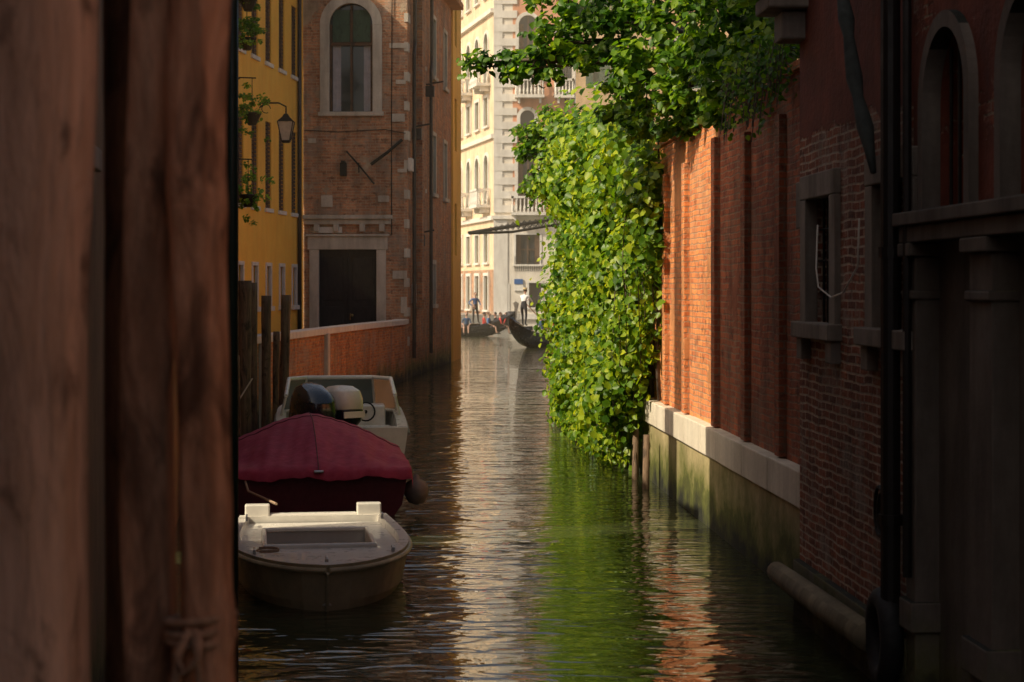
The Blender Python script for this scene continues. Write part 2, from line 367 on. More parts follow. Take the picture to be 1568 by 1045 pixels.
g=MB(); g.tube([(1.35,-.1,6.95),(1.75,-.16,6.5),(2.2,-.1,5.95)],.025,6); g.tube([(3.05,-.1,7.3),(2.6,-.2,6.9),(2.1,-.1,6.55)],.05,6); g.tube([(1.72,-.1,6.6),(1.72,-.05,6.3)],.02,6)
g.box(1.15,1.35,-.14,-.01,6.2,6.6); g.box(1.19,1.31,-.2,-.01,6.6,6.66)
g.tube([(.05,-.03,7.6),(1.1,-.03,7.55),(2.5,-.03,7.62),(3.15,-.03,7.5)],.012,5); g.tube([(2.72,-.04,4.4),(2.72,-.04,7.6),(2.74,-.04,12.5)],.016,5); g.build('wall_anchors',M['iron'],eb)
g=MB(); g.box(.3,1.2,-.06,-.005,4.46,4.64); g.build('street_name_plate',M['stone_w'],eb)
es=sub_frame(eb,'canal_side',(-3.2,55.9),(-2.28,68.5)); Ls=math.hypot(.92,12.6)
w=MB(); sops=[(3,3.9,6,8),(3,3.9,10,12),(6.5,7.4,6,8),(6.5,7.4,10,12),(10,10.9,6,8),(10,10.9,10,12),(6.5,7.3,2.2,3.6)]
wall(w,0,Ls,-1,13.2,sops); w.face([(Ls,0,-1),(Ls,8,-1),(Ls,8,13.2),(Ls,0,13.2)]); 
w.box(1.5,2.3,-.28,.02,2.4,13.1); w.box(1.35,2.45,-.36,.02,2.1,2.4)
w.build('side_wall',M['brick_side'],es)
s=MB(); g=MB()
for o in sops: surround(s,*o[:4],w=.13); g.box(o[0],o[1],.1,.15,o[2],o[3])
for z in np.arange(1,13,.9): s.box(-.03,.02+(.32 if int(z/.9)%2 else .5),-.03,.1,z,z+.28)
s.build('side_stonework',M['stone'],es,bevel=.01); g.build('side_shutters',M['shutter_g'],es)
g=MB()
for x,r in ((.75,.06),(5.2,.06)): g.tube([(x,-.12,.6),(x,-.12,10),(x+.2,-.12,10.4),(x+.2,-.12,13)],r)
for x,z in ((1.2,7.8),(4.6,9.5),(2.0,4.5)): g.tube([(x,-.02,z),(x,-.6,z+.1)],.03,6); g.box(x-.12,x+.12,-.3,0,z-.4,z-.05)
g.build('pipes',M['pipe'],es); g=MB(); g.box(-.02,.45,-.14,-.02,6.35,6.75); g.box(1.0,1.3,-.12,0,2.3,2.9); g.build('meter_box',M['stone_w'],es,bevel=.01)
w=MB(); w.box(-.3,Ls+.2,-.45,8,13.2,13.4); w.build('roof',M['orange_dim'],es)
e2=frame('corner_house',(-2.22,68.6),(-2.02,72.5)); w=MB(); wall(w,0,3.9,-1,16,[(.9,1.8,4,6),(.9,1.8,8,10),(.9,1.8,12,14)]); w.face([(3.9,0,-1),(3.9,9,-1),(3.9,9,16),(3.9,0,16)]);w.face([(0,0,-1),(0,9,-1),(0,9,16),(0,0,16)])
w.build('walls',M['orange'],e2); g=MB()  # orange plaster puts warm sunlight into the colour of an unlit wall
for z in (4,8,12): g.box(.85,1.85,.1,.15,z,z+2)
g.build('shutters',M['shutter_g'],e2); g=MB(); g.box(-.1,4.1,-.3,9,16,16.2); g.build('roof',M['orange_dim'],e2)
# quay parapet + pavement
q=[(-5.75,31.5),(-5.35,34),(-5.0,36.6),(-4.72,40),(-4.42,43.5),(-4.08,47),(-3.7,50.5),(-3.22,54.3),(-3.2,55.85)]
e=empty('quay_parapet'); w=MB(); cp=MB()
for i in range(len(q)-1):
    (ax,ay),(bx,by)=q[i],q[i+1]
    w.face([(ax,ay,-1),(bx,by,-1),(bx,by,1.68),(ax,ay,1.68)]); w.face([(ax-.3,ay,.9),(bx-.3,by,.9),(bx-.3,by,1.68),(ax-.3,ay,1.68)])
    A=[(ax+.05,ay,1.68),(ax-.36,ay,1.68),(ax-.36,ay,1.83),(ax+.05,ay,1.83)]; B=[(bx+.05,by,1.68),(bx-.36,by,1.68),(bx-.36,by,1.83),(bx+.05,by,1.83)]
    cp.rings([A,B])
w.build('brick_face',M['brick_quay'],e); cp.build('coping',M['stone_w'],e,bevel=.01)
w=MB()
for i in (2,4): w.box(q[i][0]-.3,q[i][0]+.07,q[i][1]-.25,q[i][1]+.25,-.5,1.70)
w.build('stone_piers',M['stone'],e,bevel=.01)
w=MB(); pts=[(x-.02,y,1.0) for x,y in q]+[(-60,56,1.0),(-60,31,1.0)]; w.face(pts); w.build('pavement',M['paving'])
# ------------------------------------------------------------ right bank
def gx(Y,c=3.57): return c-.056*Y
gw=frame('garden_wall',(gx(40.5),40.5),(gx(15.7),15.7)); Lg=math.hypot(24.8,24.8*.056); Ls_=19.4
w=MB(); wall(w,0,Ls_,1.0,4.78); wall(w,Ls_,Lg,1.0,4.78,mi=1); w.face([(0,0,4.78),(Lg,0,4.78),(Lg,.4,4.78),(0,.4,4.78)]); w.face([(0,.4,1),(Lg,.4,1),(Lg,.4,4.78),(0,.4,4.78)]); w.build('brick_face',[M['brick_garden'],M['brick_shaded']],gw)  # second material darkens the near section that lies in shade
w=MB(); x=0
while x<Lg-.05:
    l=min(1.35,Lg-x); w.box(x+.006,x+l-.006,-.13-.01*random.random(),.1,.84,1.17+.012*random.random()); x+=l
w.build('stone_ledge',M['stone_ledge'],gw,bevel=.015)
w=MB(); wall(w,0,Lg,-1,.84,y=-.085); w.box(-.3,2.0,-.35,.3,-1,.55); w.build('tidal_base',M['stone_wet'],gw)
w=MB()
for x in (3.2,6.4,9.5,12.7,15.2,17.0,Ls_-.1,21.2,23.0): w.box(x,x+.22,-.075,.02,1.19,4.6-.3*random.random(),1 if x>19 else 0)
w.box(0,Lg,-.05,.45,4.785,4.87); w.build('piers_and_coping',[M['brick_garden'],M['brick_shaded']],gw,bevel=.01)
e=sub_frame(gw,'far_bank_wall',(2.6,82),(gx(40.5),40.5)); L=math.hypot(2.6-gx(40.5),41.5); w=MB(); wall(w,0,L,-1,4.4); w.face([(0,0,-1),(0,4,-1),(0,4,4.4),(0,0,4.4)]); w.face([(0,0,4.4),(L,0,4.4),(L,.4,4.4),(0,.4,4.4)]); w.build('face',M['brick_garden'],e)
w=MB(); w.face([(gx(15.7)+.3,15.7,1.02),(60,15.7,1.02),(60,82,1.02),(2.9,82,1.02),(gx(40.5)+.3,40.5,1.02)]); w.build('garden_ground',M['soil'])
for yy in (25.4,26.6):
    x=gx(yy)-.3; m=MB(); m.tube([(x,yy,-1),(x+.02,yy,.75)],[.055,.045],8); m.build('mooring_stake',M['wood3'],smooth=True)
# near right house
Y0=15.7; def_rx=lambda Y:3.35-.056*Y
rh=frame('canal_house',(def_rx(Y0),Y0),(def_rx(-1),-1)); Lr=math.hypot(16.7,16.7*.056); HR=12.0
w=MB(); rops=[(.42,1.3,2.5,3.54),(2.62,3.5,2.5,3.54),(3.95,4.85,3.26,4.42,True),(5.5,6.4,3.26,4.42,True),(7.1,8.0,3.26,4.42,True)]
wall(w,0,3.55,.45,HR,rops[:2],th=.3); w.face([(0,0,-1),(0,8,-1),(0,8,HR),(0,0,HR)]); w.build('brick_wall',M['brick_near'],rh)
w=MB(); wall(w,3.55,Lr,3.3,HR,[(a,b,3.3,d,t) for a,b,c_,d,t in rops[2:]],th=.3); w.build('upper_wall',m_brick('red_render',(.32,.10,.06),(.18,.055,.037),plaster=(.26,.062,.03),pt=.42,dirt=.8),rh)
w=MB(); wall(w,3.55,Lr,-1,3.3,y=.10); 
w.box(0.0,3.56,-.06,.1,-1,.47)
for a in (3.58,4.95,6.5,8.1):
    b=a+(.22 if a==3.58 else .42)
    w.box(a,b,-.06,.15,-1,3.0); w.box(a-.03,b+.03,-.10,.15,.55,.75); w.box(a-.04,b+.04,-.11,.15,3.0,3.09); w.box(a-.02,b+.02,-.085,.15,2.72,2.78)
w.box(3.52,Lr,-.14,.15,3.2,3.29); w.box(3.54,Lr,-.10,.15,3.09,3.2)
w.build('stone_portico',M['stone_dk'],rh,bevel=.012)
s=MB(); s2=MB()
for o in rops[:2]: surround(s,*o[:4],w=.19,pr=.05); 
for o in rops[:2]: s.box(o[0]-.19,o[0]-.0,-.08,.05,2.2,2.378); s.box(o[1]+.0,o[1]+.19,-.08,.05,2.2,2.378)
for a,b,c_,d,t in rops[2:]: surround(s2,a,b,3.295,d,w=.09,pr=.06,arch=True,sill=False)
s.box(-.03,.18,-.03,.2,3.3,3.7)
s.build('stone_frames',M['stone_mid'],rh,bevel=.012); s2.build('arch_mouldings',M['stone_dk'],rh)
g=MB()
for o in rops: g.box(o[0]-.03,o[1]+.03,.26,.3,o[2]-.03,o[3]+.03)
g.build('unlit_panes',M['darkpane'],rh)
g=MB()
for o in rops[:2]:
    for k in range(1,6): x=o[0]+(o[1]-o[0])*k/6; g.tube([(x,.08,o[2]),(x,.08,o[3])],.011,6)
    for k in (1,2,3): z=o[2]+(o[3]-o[2])*k/4; g.tube([(o[0],.08,z),(o[1],.08,z)],.009,6)
for o in rops[2:]:
    for k in range(1,5): x=o[0]+(o[1]-o[0])*k/5; g.tube([(x,.08,o[2]),(x,.08,o[3]-.1)],.012,6)
g.build('window_grilles',M['iron'],rh)
g=MB(); g.tube([(3.38,-.11,.5),(3.38,-.11,HR)],.068,12)
for z in (1.2,3.0,4.8): g.tube([(3.38,-.11,z),(3.38,-.11,z+.07)],.083,12)
g.tube([(3.72,-.09,.9),(3.72,-.09,HR)],.03,8); g.build('drain_pipes',M['pipe_dk'],rh,smooth=False)
g=MB(); pts=[]; 
for i in range(16): t=i/15; pts.append((1.95+1.1*t,-.14-.05*math.sin(t*3.1),5.5-1.9*t**1.15+.03*math.sin(t*16)))
g.tube(pts,[.05+.012*math.sin(i*2.1)-(.03 if i in(0,15) else 0) for i in range(16)],10); g.build('furled_awning',M['canvas_dk'],rh,smooth=True)
g=MB(); pts=[(1.0,-.07,3.3),(1.08,-.1,2.95),(1.25,-.12,2.8),(1.6,-.1,2.72),(2.0,-.1,2.76),(2.35,-.08,2.95),(2.4,-.08,3.3)]; g.tube(pts,.007,6); g.build('hanging_cable',M['stone_w'],rh,smooth=True)
g=MB(); 
g.tube([(3.05+.12*math.cos(a),-.1,1.25+.17*math.sin(a)) for a in np.linspace(0,6.28,18)],.014,6); g.tube([(3.2+.10*math.cos(a),-.12,1.25+.15*math.sin(a)) for a in np.linspace(0,6.28,18)],.014,6); g.tube([(3.05,-.0,1.4),(3.1,-.1,1.4)],.02,6)
g.build('mooring_ring',M['iron'],rh)
w=MB(); w.box(-.5,Lr,-.5,8,HR,HR+.2); 
for z0,pr in ((5.15,.34),(5.3,.42)): w.box(-.25,.35,-pr,.1,z0,z0+.13)
w.box(-.12,.22,-.2,.05,4.9,5.14); w.build('cornice',M['stone_mid'],rh,bevel=.02)
lg=MB(); lg.tube([(def_rx(15.9)-.16,15.9,.33),(def_rx(15.2)-.17,15.2,.34),(def_rx(13.9)-.18,13.9,.36),(def_rx(12.7)-.17,12.7,.37)],[.085,.095,.1,.1],14); lg.build('fender_log',m_plaster('log_wood',(.40,.33,.21),(.19,.16,.1),dirt=.9),smooth=True)
t=MB(); R=.26; c0=(def_rx(12.45)-.12,12.45,.42)
t.rings([[(c0[0]+.08*math.sin(b),c0[1]+(R+.08*math.cos(b))*math.cos(a),c0[2]+(R+.08*math.cos(b))*math.sin(a)) for b in np.linspace(0,2*math.pi,10,endpoint=False)] for a in np.linspace(0,2*math.pi,28)],cap=False)
t.build('tyre_fender',M['tyre'],smooth=True)
e=frame('garden_house',(4.6,62),(18,61)); w=MB(); ops=[(x,x+1.1,z,z+1.9) for x in (1,3.6,6.2,8.8) for z in (2.5,6,9.5)]; wall(w,0,13.4,.5,13.5,ops); w.face([(0,0,.5),(0,9,.5),(0,9,13.5),(0,0,13.5)]); w.build('walls',M['ochre'],e)
g=MB(); s=MB()
for o in ops: g.box(o[0],o[1],.1,.16,o[2],o[3]); surround(s,*o)
g.build('shutters',M['shutter_g'],e); s.build('frames',M['stone'],e); w=MB(); w.box(-.4,13.8,-.4,9,13.5,13.7); w.build('roof',M['orange_dim'],e)
# ------------------------------------------------------------ palace
HP=30
pf=frame('palace',(-1.2,125),(4.3,125)); w=MB()
lower=[(1.45,3.1,4.35,6.4),(2.35,3.2,1.4,3.1),(.3,.9,1.0,2.9),(4.3,5.2,4.4,6.3)]
upper=[(1.6,3.0,8.0,11.9),(1.75,2.75,13.4,14.9,True),(1.65,2.95,16.0,21.4,True),(4.3,5.3,8.0,12,True),(4.3,5.3,16,21,True)]
wall(w,0,5.5,-1,7.6,lower,th=.35,mi=0); wall(w,1.25,5.5,7.6,HP,upper,th=.35,mi=1); wall(w,0,1.25,7.6,HP,mi=0)
w.build('front_wall',[M['pal_white'],M['pal_pink']],pf)
s=MB()
for z in np.arange(7.9,HP-1,.95): s.box(-.05,1.3+(.25),-.09,.1,z,z+.5); s.box(-.05,.55,-.07,.1,z+.5,z+.95)
s.box(-.1,5.6,-.2,.1,7.45,7.7); s.box(-.1,5.6,-.16,.1,.6,1.0); s.box(-.06,.9,-.06,.1,1,7.4)
for o in lower: surround(s,*o[:4],w=.14)
for o in upper: surround(s,*o[:4],w=.22,arch=len(o)>4,pr=.08)
def balcony(s,x0,x1,z,dp=.75):
    s.box(x0,x1,-dp,-.02,z-.2,z); s.box(x0,x1,-dp,-dp+.16,z+.95,z+1.1); s.box(x0,x0+.16,-dp,-.02,z+.95,z+1.1); s.box(x1-.16,x1,-dp,-.02,z+.95,z+1.1)
    n=int((x1-x0)/.27)
    for k in range(n+1):
        x=x0+.1+(x1-x0-.2)*k/n; s.lathe([(.05,0),(.085,.25),(.04,.55),(.06,.95)],(x,-dp+.08,z),8)
    for yy in (-.5,-.25): s.lathe([(.05,0),(.085,.25),(.04,.55),(.06,.95)],(x0+.08,yy,z),8); s.lathe([(.05,0),(.085,.25),(.04,.55),(.06,.95)],(x1-.08,yy,z),8)
    for x in (x0+.2,x1-.35): s.box(x,x+.15,-dp*.7,-.02,z-.55,z-.2)
balcony(s,1.15,3.5,7.9); balcony(s,1.4,3.4,15.9); balcony(s,4.1,5.45,15.9,.6)
s.build('stonework',M['stone_w'],pf)
g=MB()
for o in lower+upper: g.box(o[0]-.03,o[1]+.03,.25,.3,o[2]-.03,o[3]+.03)
g.build('panes',M['glass'],pf); g=MB()
for o in (lower[0],upper[0],upper[2]): g.box((o[0]+o[1])/2-.05,(o[0]+o[1])/2+.05,.17,.24,o[2],o[3]-.1); g.box(o[0],o[1],.18,.24,(o[2]+o[3])/2-.05,(o[2]+o[3])/2+.05); g.box(o[0],o[0]+.35,.12,.2,o[2],o[3]-(.6 if len(o)>4 else 0)); g.box(o[1]-.35,o[1],.12,.2,o[2],o[3]-(.6 if len(o)>4 else 0))
g.build('shutters',M['shutter'],pf)
g=MB(); g.box(1.4,3.2,-.06,-.02,4.3,4.36); [g.tube([(1.4+k*.15,-.04,3.9),(1.4+k*.15,-.04,4.9)],.018,5) for k in range(13)]; g.tube([(4.9,-.12,1),(4.9,-.12,HP)],.1); g.build('ironwork',M['iron'],pf)
g=MB(); g.box(1.35,1.95,-.1,-.03,3.0,3.35); g.build('direction_sign',M['blue'],pf)
g=MB(); g.box(1.33,1.97,-.1,-.03,2.55,2.95); g.build('notice_board',M['stone_w'],pf)
ps=sub_frame(pf,'canal_side',(-5.6,145),(-1.2,125)); L=math.hypot(4.4,20); w=MB(); ops=[]
for k in range(6):
    x=1.2+k*3.2
    for z0,z1,a in ((1.2,3.6,False),(4.5,6.5,False),(8.6,12,True),(14,16,False),(17,20.5,True),(23,25.5,False)): ops.append((x,x+1.4,z0,z1,a))
wall(w,0,L,-1,4.0,[o for o in ops if o[3]<4],mi=1); wall(w,0,L,4.0,HP,[o for o in ops if o[2]>4],mi=0)
w.build('side_wall',[M['pal_cream'],M['brick_far']],ps); s=MB(); g=MB()
for o in ops: surround(s,*o[:4],w=.2,arch=o[4],pr=.1); g.box(o[0],o[1],.15,.2,o[2],o[3])
for k in (1,3,5): balcony(s,.6+k*3.2,3.2+k*3.2,8.5,1.0); balcony(s,.6+k*3.2,3.2+k*3.2,16.9,1.0)
s.box(0,L-.1,-.2,.05,7.4,7.7); s.box(0,L-.1,-.2,.05,13,13.3); s.box(0,L-.1,-.25,.05,21.6,21.9)
s.build('side_stonework',M['stone_w'],ps); g.build('side_shutters',M['shutter_g'],ps)
w=MB(); w.box(-.5,6,-.6,20,HP,HP+.3); w.build('roof',M['orange_dim'],pf)
oc=frame('ochre_house',(4.32,124.4),(20,124.4)); w=MB(); ops=[(x,x+1.2,z,z+2.3) for x in (1.2,4,7,10,13) for z in (4.5,8.5,12.5,16.5,20.5)]; wall(w,0,16,-1,27,ops); w.build('walls',M['ochre'],oc)
g=MB(); s=MB()
for o in ops: g.box(o[0]-.5,o[0]-.02,-.07,-.02,o[2],o[3]); g.box(o[1]+.02,o[1]+.5,-.07,-.02,o[2],o[3]); g.box(o[0],o[1],.15,.2,o[2],o[3]); s.box(o[0]-.1,o[1]+.1,-.15,.05,o[2]-.15,o[2])
g.build('shutters',M['shutter_g'],oc); s.build('sills',M['stone_w'],oc); w=MB(); w.box(0,16,-.5,8,27,27.3); w.build('roof',M['orange_dim'],oc)
hl=frame('row_houses',(-30,150),(-5.4,146)); w=MB(); ops=[(x,x+1.3,z,z+2.2) for x in range(1,24,3) for z in (3,7,11,15,19)]; wall(w,0,24.9,-1,30,ops); w.build('walls',M['brick_far'],hl); g=MB()
for o in ops: g.box(o[0],o[1],.1,.15,o[2],o[3])
g.build('shutters',M['shutter_g'],hl)
w=MB(); w.face([(-60,125.2,.9),(-1.3,125.3,.9),(60,125.3,.9),(60,300,.9),(-60,300,.9)]) ; w.box(-7.5,-.9,124.2,125.1,-1,.9); w.build('ground',M['paving'])
# iron canopy
e=empty('iron_canopy'); g=MB(); 
a,b=at(716,354,97),at(872,340,97)
for dy in (0,2.2):
    for dz in (0,.32): g.tube([(a.x,a.y+dy,a.z-.1),(0,a.y+dy,a.z-.02+dz*.9),((b.x),b.y+dy,b.z+dz)],.045,6)
    n=18
    for k in range(n):
        x=a.x+(b.x-a.x)*k/n; x2=a.x+(b.x-a.x)*(k+1)/n; z=a.z+(b.z-a.z)*k/n-.08; z2=z+.03; hh=.36*min(1,k/8)
        g.tube([(x,a.y+dy,z),(x2,a.y+dy,z2+hh)],.02,5); g.tube([(x,a.y+dy,z+hh),(x2,a.y+dy,z2)],.02,5)
g.face([(a.x,a.y,a.z-.02),(b.x,b.y,b.z+.36),(b.x,b.y+2.2,b.z+.36),(a.x,a.y+2.2,a.z-.02)])
g.tube([(b.x,b.y,-1),(b.x,b.y,b.z+.4)],.08,8); g.tube([(b.x,b.y+2.2,-1),(b.x,b.y+2.2,b.z+.4)],.08,8); g.build('truss',M['iron'],e)
# ------------------------------------------------------------ foliage
def leaves(name,C,Nn,S,mat,parent=None,droop=.8,width=.42):
    n=len(C); C=np.asarray(C); Nn=np.asarray(Nn); Nn/=np.linalg.norm(Nn,axis=1,keepdims=True)+1e-9
    d=rng.normal(size=(n,3))*.7; d[:,2]-=droop; d-=Nn*np.sum(d*Nn,1,keepdims=True); d/=np.linalg.norm(d,axis=1,keepdims=True)+1e-9
    s=np.cross(Nn,d); S=np.asarray(S)[:,None]
    prof=[(0,0,0),(-width,.28,.10),(-width*.8,.66,.10),(0,1,-.06),(width*.8,.66,.10),(width,.28,.10)]
    V=np.empty((n,6,3))
    for i,(a,b,c) in enumerate(prof): V[:,i]=C+S*(s*a+d*(b-.5)+Nn*c)
    V=V.reshape(-1,3); base=np.arange(n)[:,None]*6
    Fc=np.concatenate([base+np.array([0,1,2,3]),base+np.array([0,3,4,5])],1).reshape(-1)
    me=bpy.data.meshes.new(name); me.vertices.add(n*6); me.vertices.foreach_set('co',V.ravel())
    me.loops.add(n*8); me.loops.foreach_set('vertex_index',Fc.astype(np.int32))
    me.polygons.add(n*2); me.polygons.foreach_set('loop_start',np.arange(n*2,dtype=np.int32)*4)
    me.materials.append(mat); me.update(calc_edges=True); me.validate()
    o=link(bpy.data.objects.new(name,me)); 
    if parent: o.parent=parent
    return o
ivy=empty('ivy'); C=[];Nn=[];S=[]
def ivt(Y): return float(np.interp(Y,[24.6,26,29,33,36,38.5],[4.9,5.2,5.3,5.7,6.0,5.4]))
def ivb(Y): return float(np.interp(Y,[24.6,25.5,26.5,28,31,35,39.5],[3.9,2.6,1.2,.45,.08,.08,.2]))
def bulge(Y,z):
    lobe=math.sin(Y*1.9+.9*math.sin(z*1.3))+.7*math.sin(z*2.5+Y*.9)+.4*math.sin(z*5.1-Y*2.7)
    return .40+.24*lobe+(.2 if z>4.3 else 0),lobe
ncl=640
for i in range(ncl):
    Y=25.3+(37.4-25.3)*random.random(); zt,zb=ivt(Y),ivb(Y); v=random.random(); z=zb+.15+(zt-zb-.15)*v
    bul,lobe=bulge(Y,z)
    if lobe<-.8 and random.random()<.8: continue
    bul*=.55+.45*min(1,(Y-24.6)/2.5)
    if z>4.8: c0=(gx(Y)-bul+random.uniform(0,.9),Y,z)
    else: c0=(gx(Y)-max(.06,bul)*random.uniform(.6,1.05),Y,z)
    m=int(random.uniform(30,62)); r=random.uniform(.11,.32)
    P=rng.normal(size=(m,3))*np.array([r*.6,r,r*1.35]); nn=P/ (r) *.55+np.array([-.7,-.45,.55])+rng.normal(size=(m,3))*.45
    P=P+np.array(c0)
    ok=P[:,0]<gx(Y)-.01 if z<4.8 else np.ones(m,bool)
    ok&=P[:,2]>.03
    C+=list(P[ok]); Nn+=list(nn[ok]); S+=list(rng.uniform(.07,.17,ok.sum()))
stm=MB()
for i in range(170):
    Y=25.4+12.2*random.random(); zb=ivb(Y); top=zb+random.uniform(.5,1.8); end=max(.03,zb-random.uniform(-.1,.8)); x=gx(Y)-random.uniform(.15,.6)
    stm.tube([(x,Y,top),(x+random.uniform(-.05,.05),Y,(top+end)/2),(x+random.uniform(-.08,.05),Y+.05,end)],.008,5)
    m=int((top-end)*34)
    for k in range(m):
        z=end+(top-end)*random.random(); rr=.05+.13*(z-end)/(top-end)
        C.append((x+random.gauss(0,rr),Y+random.gauss(0,rr),z)); Nn.append((random.gauss(-.6,.5),random.gauss(-.5,.5),random.gauss(.4,.4))); S.append(random.uniform(.07,.14))
for i in range(110):
    Y=25.3+12.5*random.random()**.7; z=random.uniform(.9,ivt(Y)+.1); x=gx(Y)-bulge(Y,z)[0]*.9; L_=random.uniform(.25,.6)
    dx,dy=random.uniform(-1,-.2),random.uniform(-.7,.3)
    pts=[(x+dx*L_*t,Y+dy*L_*t,z+.15*t-.9*t*t*L_) for t in (0,.35,.7,1)]; stm.tube(pts,.006,4)
    for k in range(16):
        t=random.random(); C.append((x+dx*L_*t+random.gauss(0,.03),Y+dy*L_*t+random.gauss(0,.03),z+.15*t-.9*t*t*L_+random.gauss(0,.03))); Nn.append((random.gauss(-.5,.5),random.gauss(-.5,.5),random.gauss(.5,.4))); S.append(random.uniform(.08,.14))
leaves('ivy_leaves',C,Nn,S,M['leaf_ivy'],ivy); 
for i in range(26):
    Y=25.5+12*random.random(); pts=[(gx(Y)-.04,Y,1.2)]
    for k in range(7): pts.append((gx(Y)-.04-.05*random.random(),Y+random.uniform(-.4,.4),1.2+.6*(k+1)))
    stm.tube(pts,[.03-.003*k for k in range(8)],6)
stm.build('ivy_stems',M['bark'],ivy,smooth=True)
tr=empty('overhanging_tree'); tb=MB(); C=[];Nn=[];S=[]
def limb(pts,r0,r1):
    n=len(pts); tb.tube(pts,[r0+(r1-r0)*i/(n-1) for i in range(n)],8)
fork=Vector((3.6,25,5.6))
limb([(4.2,25.4,.9),(4.05,25.3,2.5),(3.85,25.1,4.2),tuple(fork)],.26,.17)
limb([(4.1,45.5,.9),(3.2,45.2,3),(2.2,44.6,4.8),(1.2,44.2,5.6),(.5,44,6.0)],.2,.04)
limb([(2.2,44.6,4.8),(2.0,44.3,6.2),(1.6,44,7.0)],.1,.03)
def spray(c,r,m,size,up=.6,squash=.75):
    c=np.array(c); P=rng.normal(size=(m,3)); P/=np.linalg.norm(P,axis=1,keepdims=True); P*= (rng.random(m)**.5)[:,None]*r; P[:,2]*=squash
    nn=P/r*.6+np.array([-.25,-.25,up])+rng.normal(size=(m,3))*.4
    C.extend(P+c); Nn.extend(nn); S.extend(rng.uniform(size*.7,size*1.25,m))
cl=[(1150,60,21,.62,24,38),(1080,20,22,.7,22,36),(1000,40,23,.7,22,34),(1130,135,20.5,.5,20,36),(1060,120,22,.6,20,34),(1180,10,20,.6,22,38),(1175,90,19.8,.45,18,36),
    (990,120,23,.5,18,32),(930,30,24,.6,22,32),(870,20,25,.5,15,28),(940,95,24,.45,15,30),(1070,175,22.5,.30,10,30),(1000,175,24,.4,13,30),(1125,180,21,.3,10,30),
    (860,90,24.5,.36,12,24),(815,105,24.5,.32,10,20),(775,100,24.5,.26,7,17),(740,103,24.5,.22,5,14),(720,98,24.5,.12,3,10),(835,65,24.5,.35,9,20),(900,60,24.5,.4,12,24),
    (1100,-40,21,.6,12,30),(980,-40,23,.6,12,30),(880,-30,25,.5,10,26),(1200,-30,20,.5,12,30),(1205,50,19.0,.35,12,34),(1040,180,23,.3,8,28),(965,165,25,.4,12,28)]
for px,py,Y,r,ns,nl in cl:
    c0=at(px,py,Y); 
    mid=fork.lerp(c0,.5)+Vector((random.uniform(-.2,.2),random.uniform(-.2,.2),.25)); limb([tuple(fork),tuple(fork.lerp(mid,.5)),tuple(mid),tuple(mid.lerp(c0,.6)),tuple(c0)],.07,.012)
    for k in range(ns):
        d=rng.normal(size=3); d/=np.linalg.norm(d); d=d*r*random.random()**.4*np.array([1.05,1.3,.85]); c=np.array(c0)+d
        spray(c,random.uniform(.13,.25),nl,.115)
        if k%3==0: limb([tuple(c0),tuple(c0+(Vector(c)-c0)*.5+Vector((0,0,.05))),tuple(c)],.014,.005)
C1,N1,S1=C,Nn,S; C=[];Nn=[];S=[]
for px,py,Y,r,ns,nl in [(850,195,44,.5,22,34),(815,215,44,.42,18,30),(860,250,44.5,.6,24,34),(825,285,44,.35,14,30),(880,210,44,.6,22,34),(805,235,43.5,.2,5,24),(900,280,45,.7,20,34),(855,300,44,.3,9,30),(930,200,45,.7,20,30)]:
    c0=at(px,py,Y)
    for k in range(ns):
        d=rng.normal(size=3); d/=np.linalg.norm(d); c=np.array(c0)+d*r*random.random()**.4*np.array([1.1,1.2,.9]); spray(c,random.uniform(.18,.32),nl,.13)
leaves('crown',C1+C,N1+Nn,S1+S,M['leaf_tree'],tr,.5,.40); tb.build('trunk_and_limbs',M['bark'],tr,smooth=True)
vn=empty('trailing_vine'); C=[];Nn=[];S=[]; st=MB()
for i in range(60):
    Y=random.uniform(16.6,19.8); x=gx(Y)-.05; top=4.85+random.random()*.35; ln=random.uniform(.15,.7)
    st.tube([(x+.1,Y,top-.1),(x-.1,Y,top),(x-.16,Y+.03,top-ln)],.005,4)
    for k in range(int(26*ln)+8): 
        f=random.random(); C.append((x-.1+random.gauss(0,.05),Y+random.gauss(0,.06),top+.05-ln*f)); Nn.append((random.gauss(-.5,.5),random.gauss(-.5,.5),random.gauss(.4,.5))); S.append(random.uniform(.03,.08))
leaves('vine_leaves',C,Nn,S,M['leaf_tree'],vn); st.build('vine_stems',M['bark'],vn)
for (px,py,Y,r) in ((386,165,46.5,.46),(380,290,46,.46),(378,50,46.5,.42),(380,-10,46,.42)):
    c0=at(px,py,Y); e=empty('hanging_plant',c0); C=[];Nn=[];S=[]
    for k in range(34):
        d=rng.normal(size=3)*np.array([r*.45,r*.5,r*.55]); 
        if d[2]<0: d[2]*=1.5
        spray(d,random.uniform(.08,.16),16,.09)
    leaves('foliage',C,Nn,S,M['leaf_pot'],e); p=MB(); p.lathe([(.1,-.35),(.22,-.1),(.24,-.05),(.2,-.03)],(0,0,-.1),14)
    p.tube([(0,0,-.1),(0,0,.75)],.01,5); p.tube([(-.9,0,.78),(.1,0,.75)],.018,6); p.tube([(-.9,0,.3),(-.3,0,.76)],.014,6); p.build('pot_and_bracket',M['iron'],e)
lp=at(438,198,50.4); e=empty('street_lamp',lp); g=MB(); 
g.tube([(-1.15,0,.62),(-.7,0,.72),(-.2,0,.72),(0,0,.62),(0,0,.42)],.025,6); g.tube([(-1.15,0,.2),(-.9,0,.45),(-.6,0,.70)],.02,6)
g.tube([(-.55+.12*math.cos(a),0,.56+.12*math.sin(a)) for a in np.linspace(0,5.2,12)],.012,5); g.box(-1.2,-1.15,-.06,.06,.1,.75)
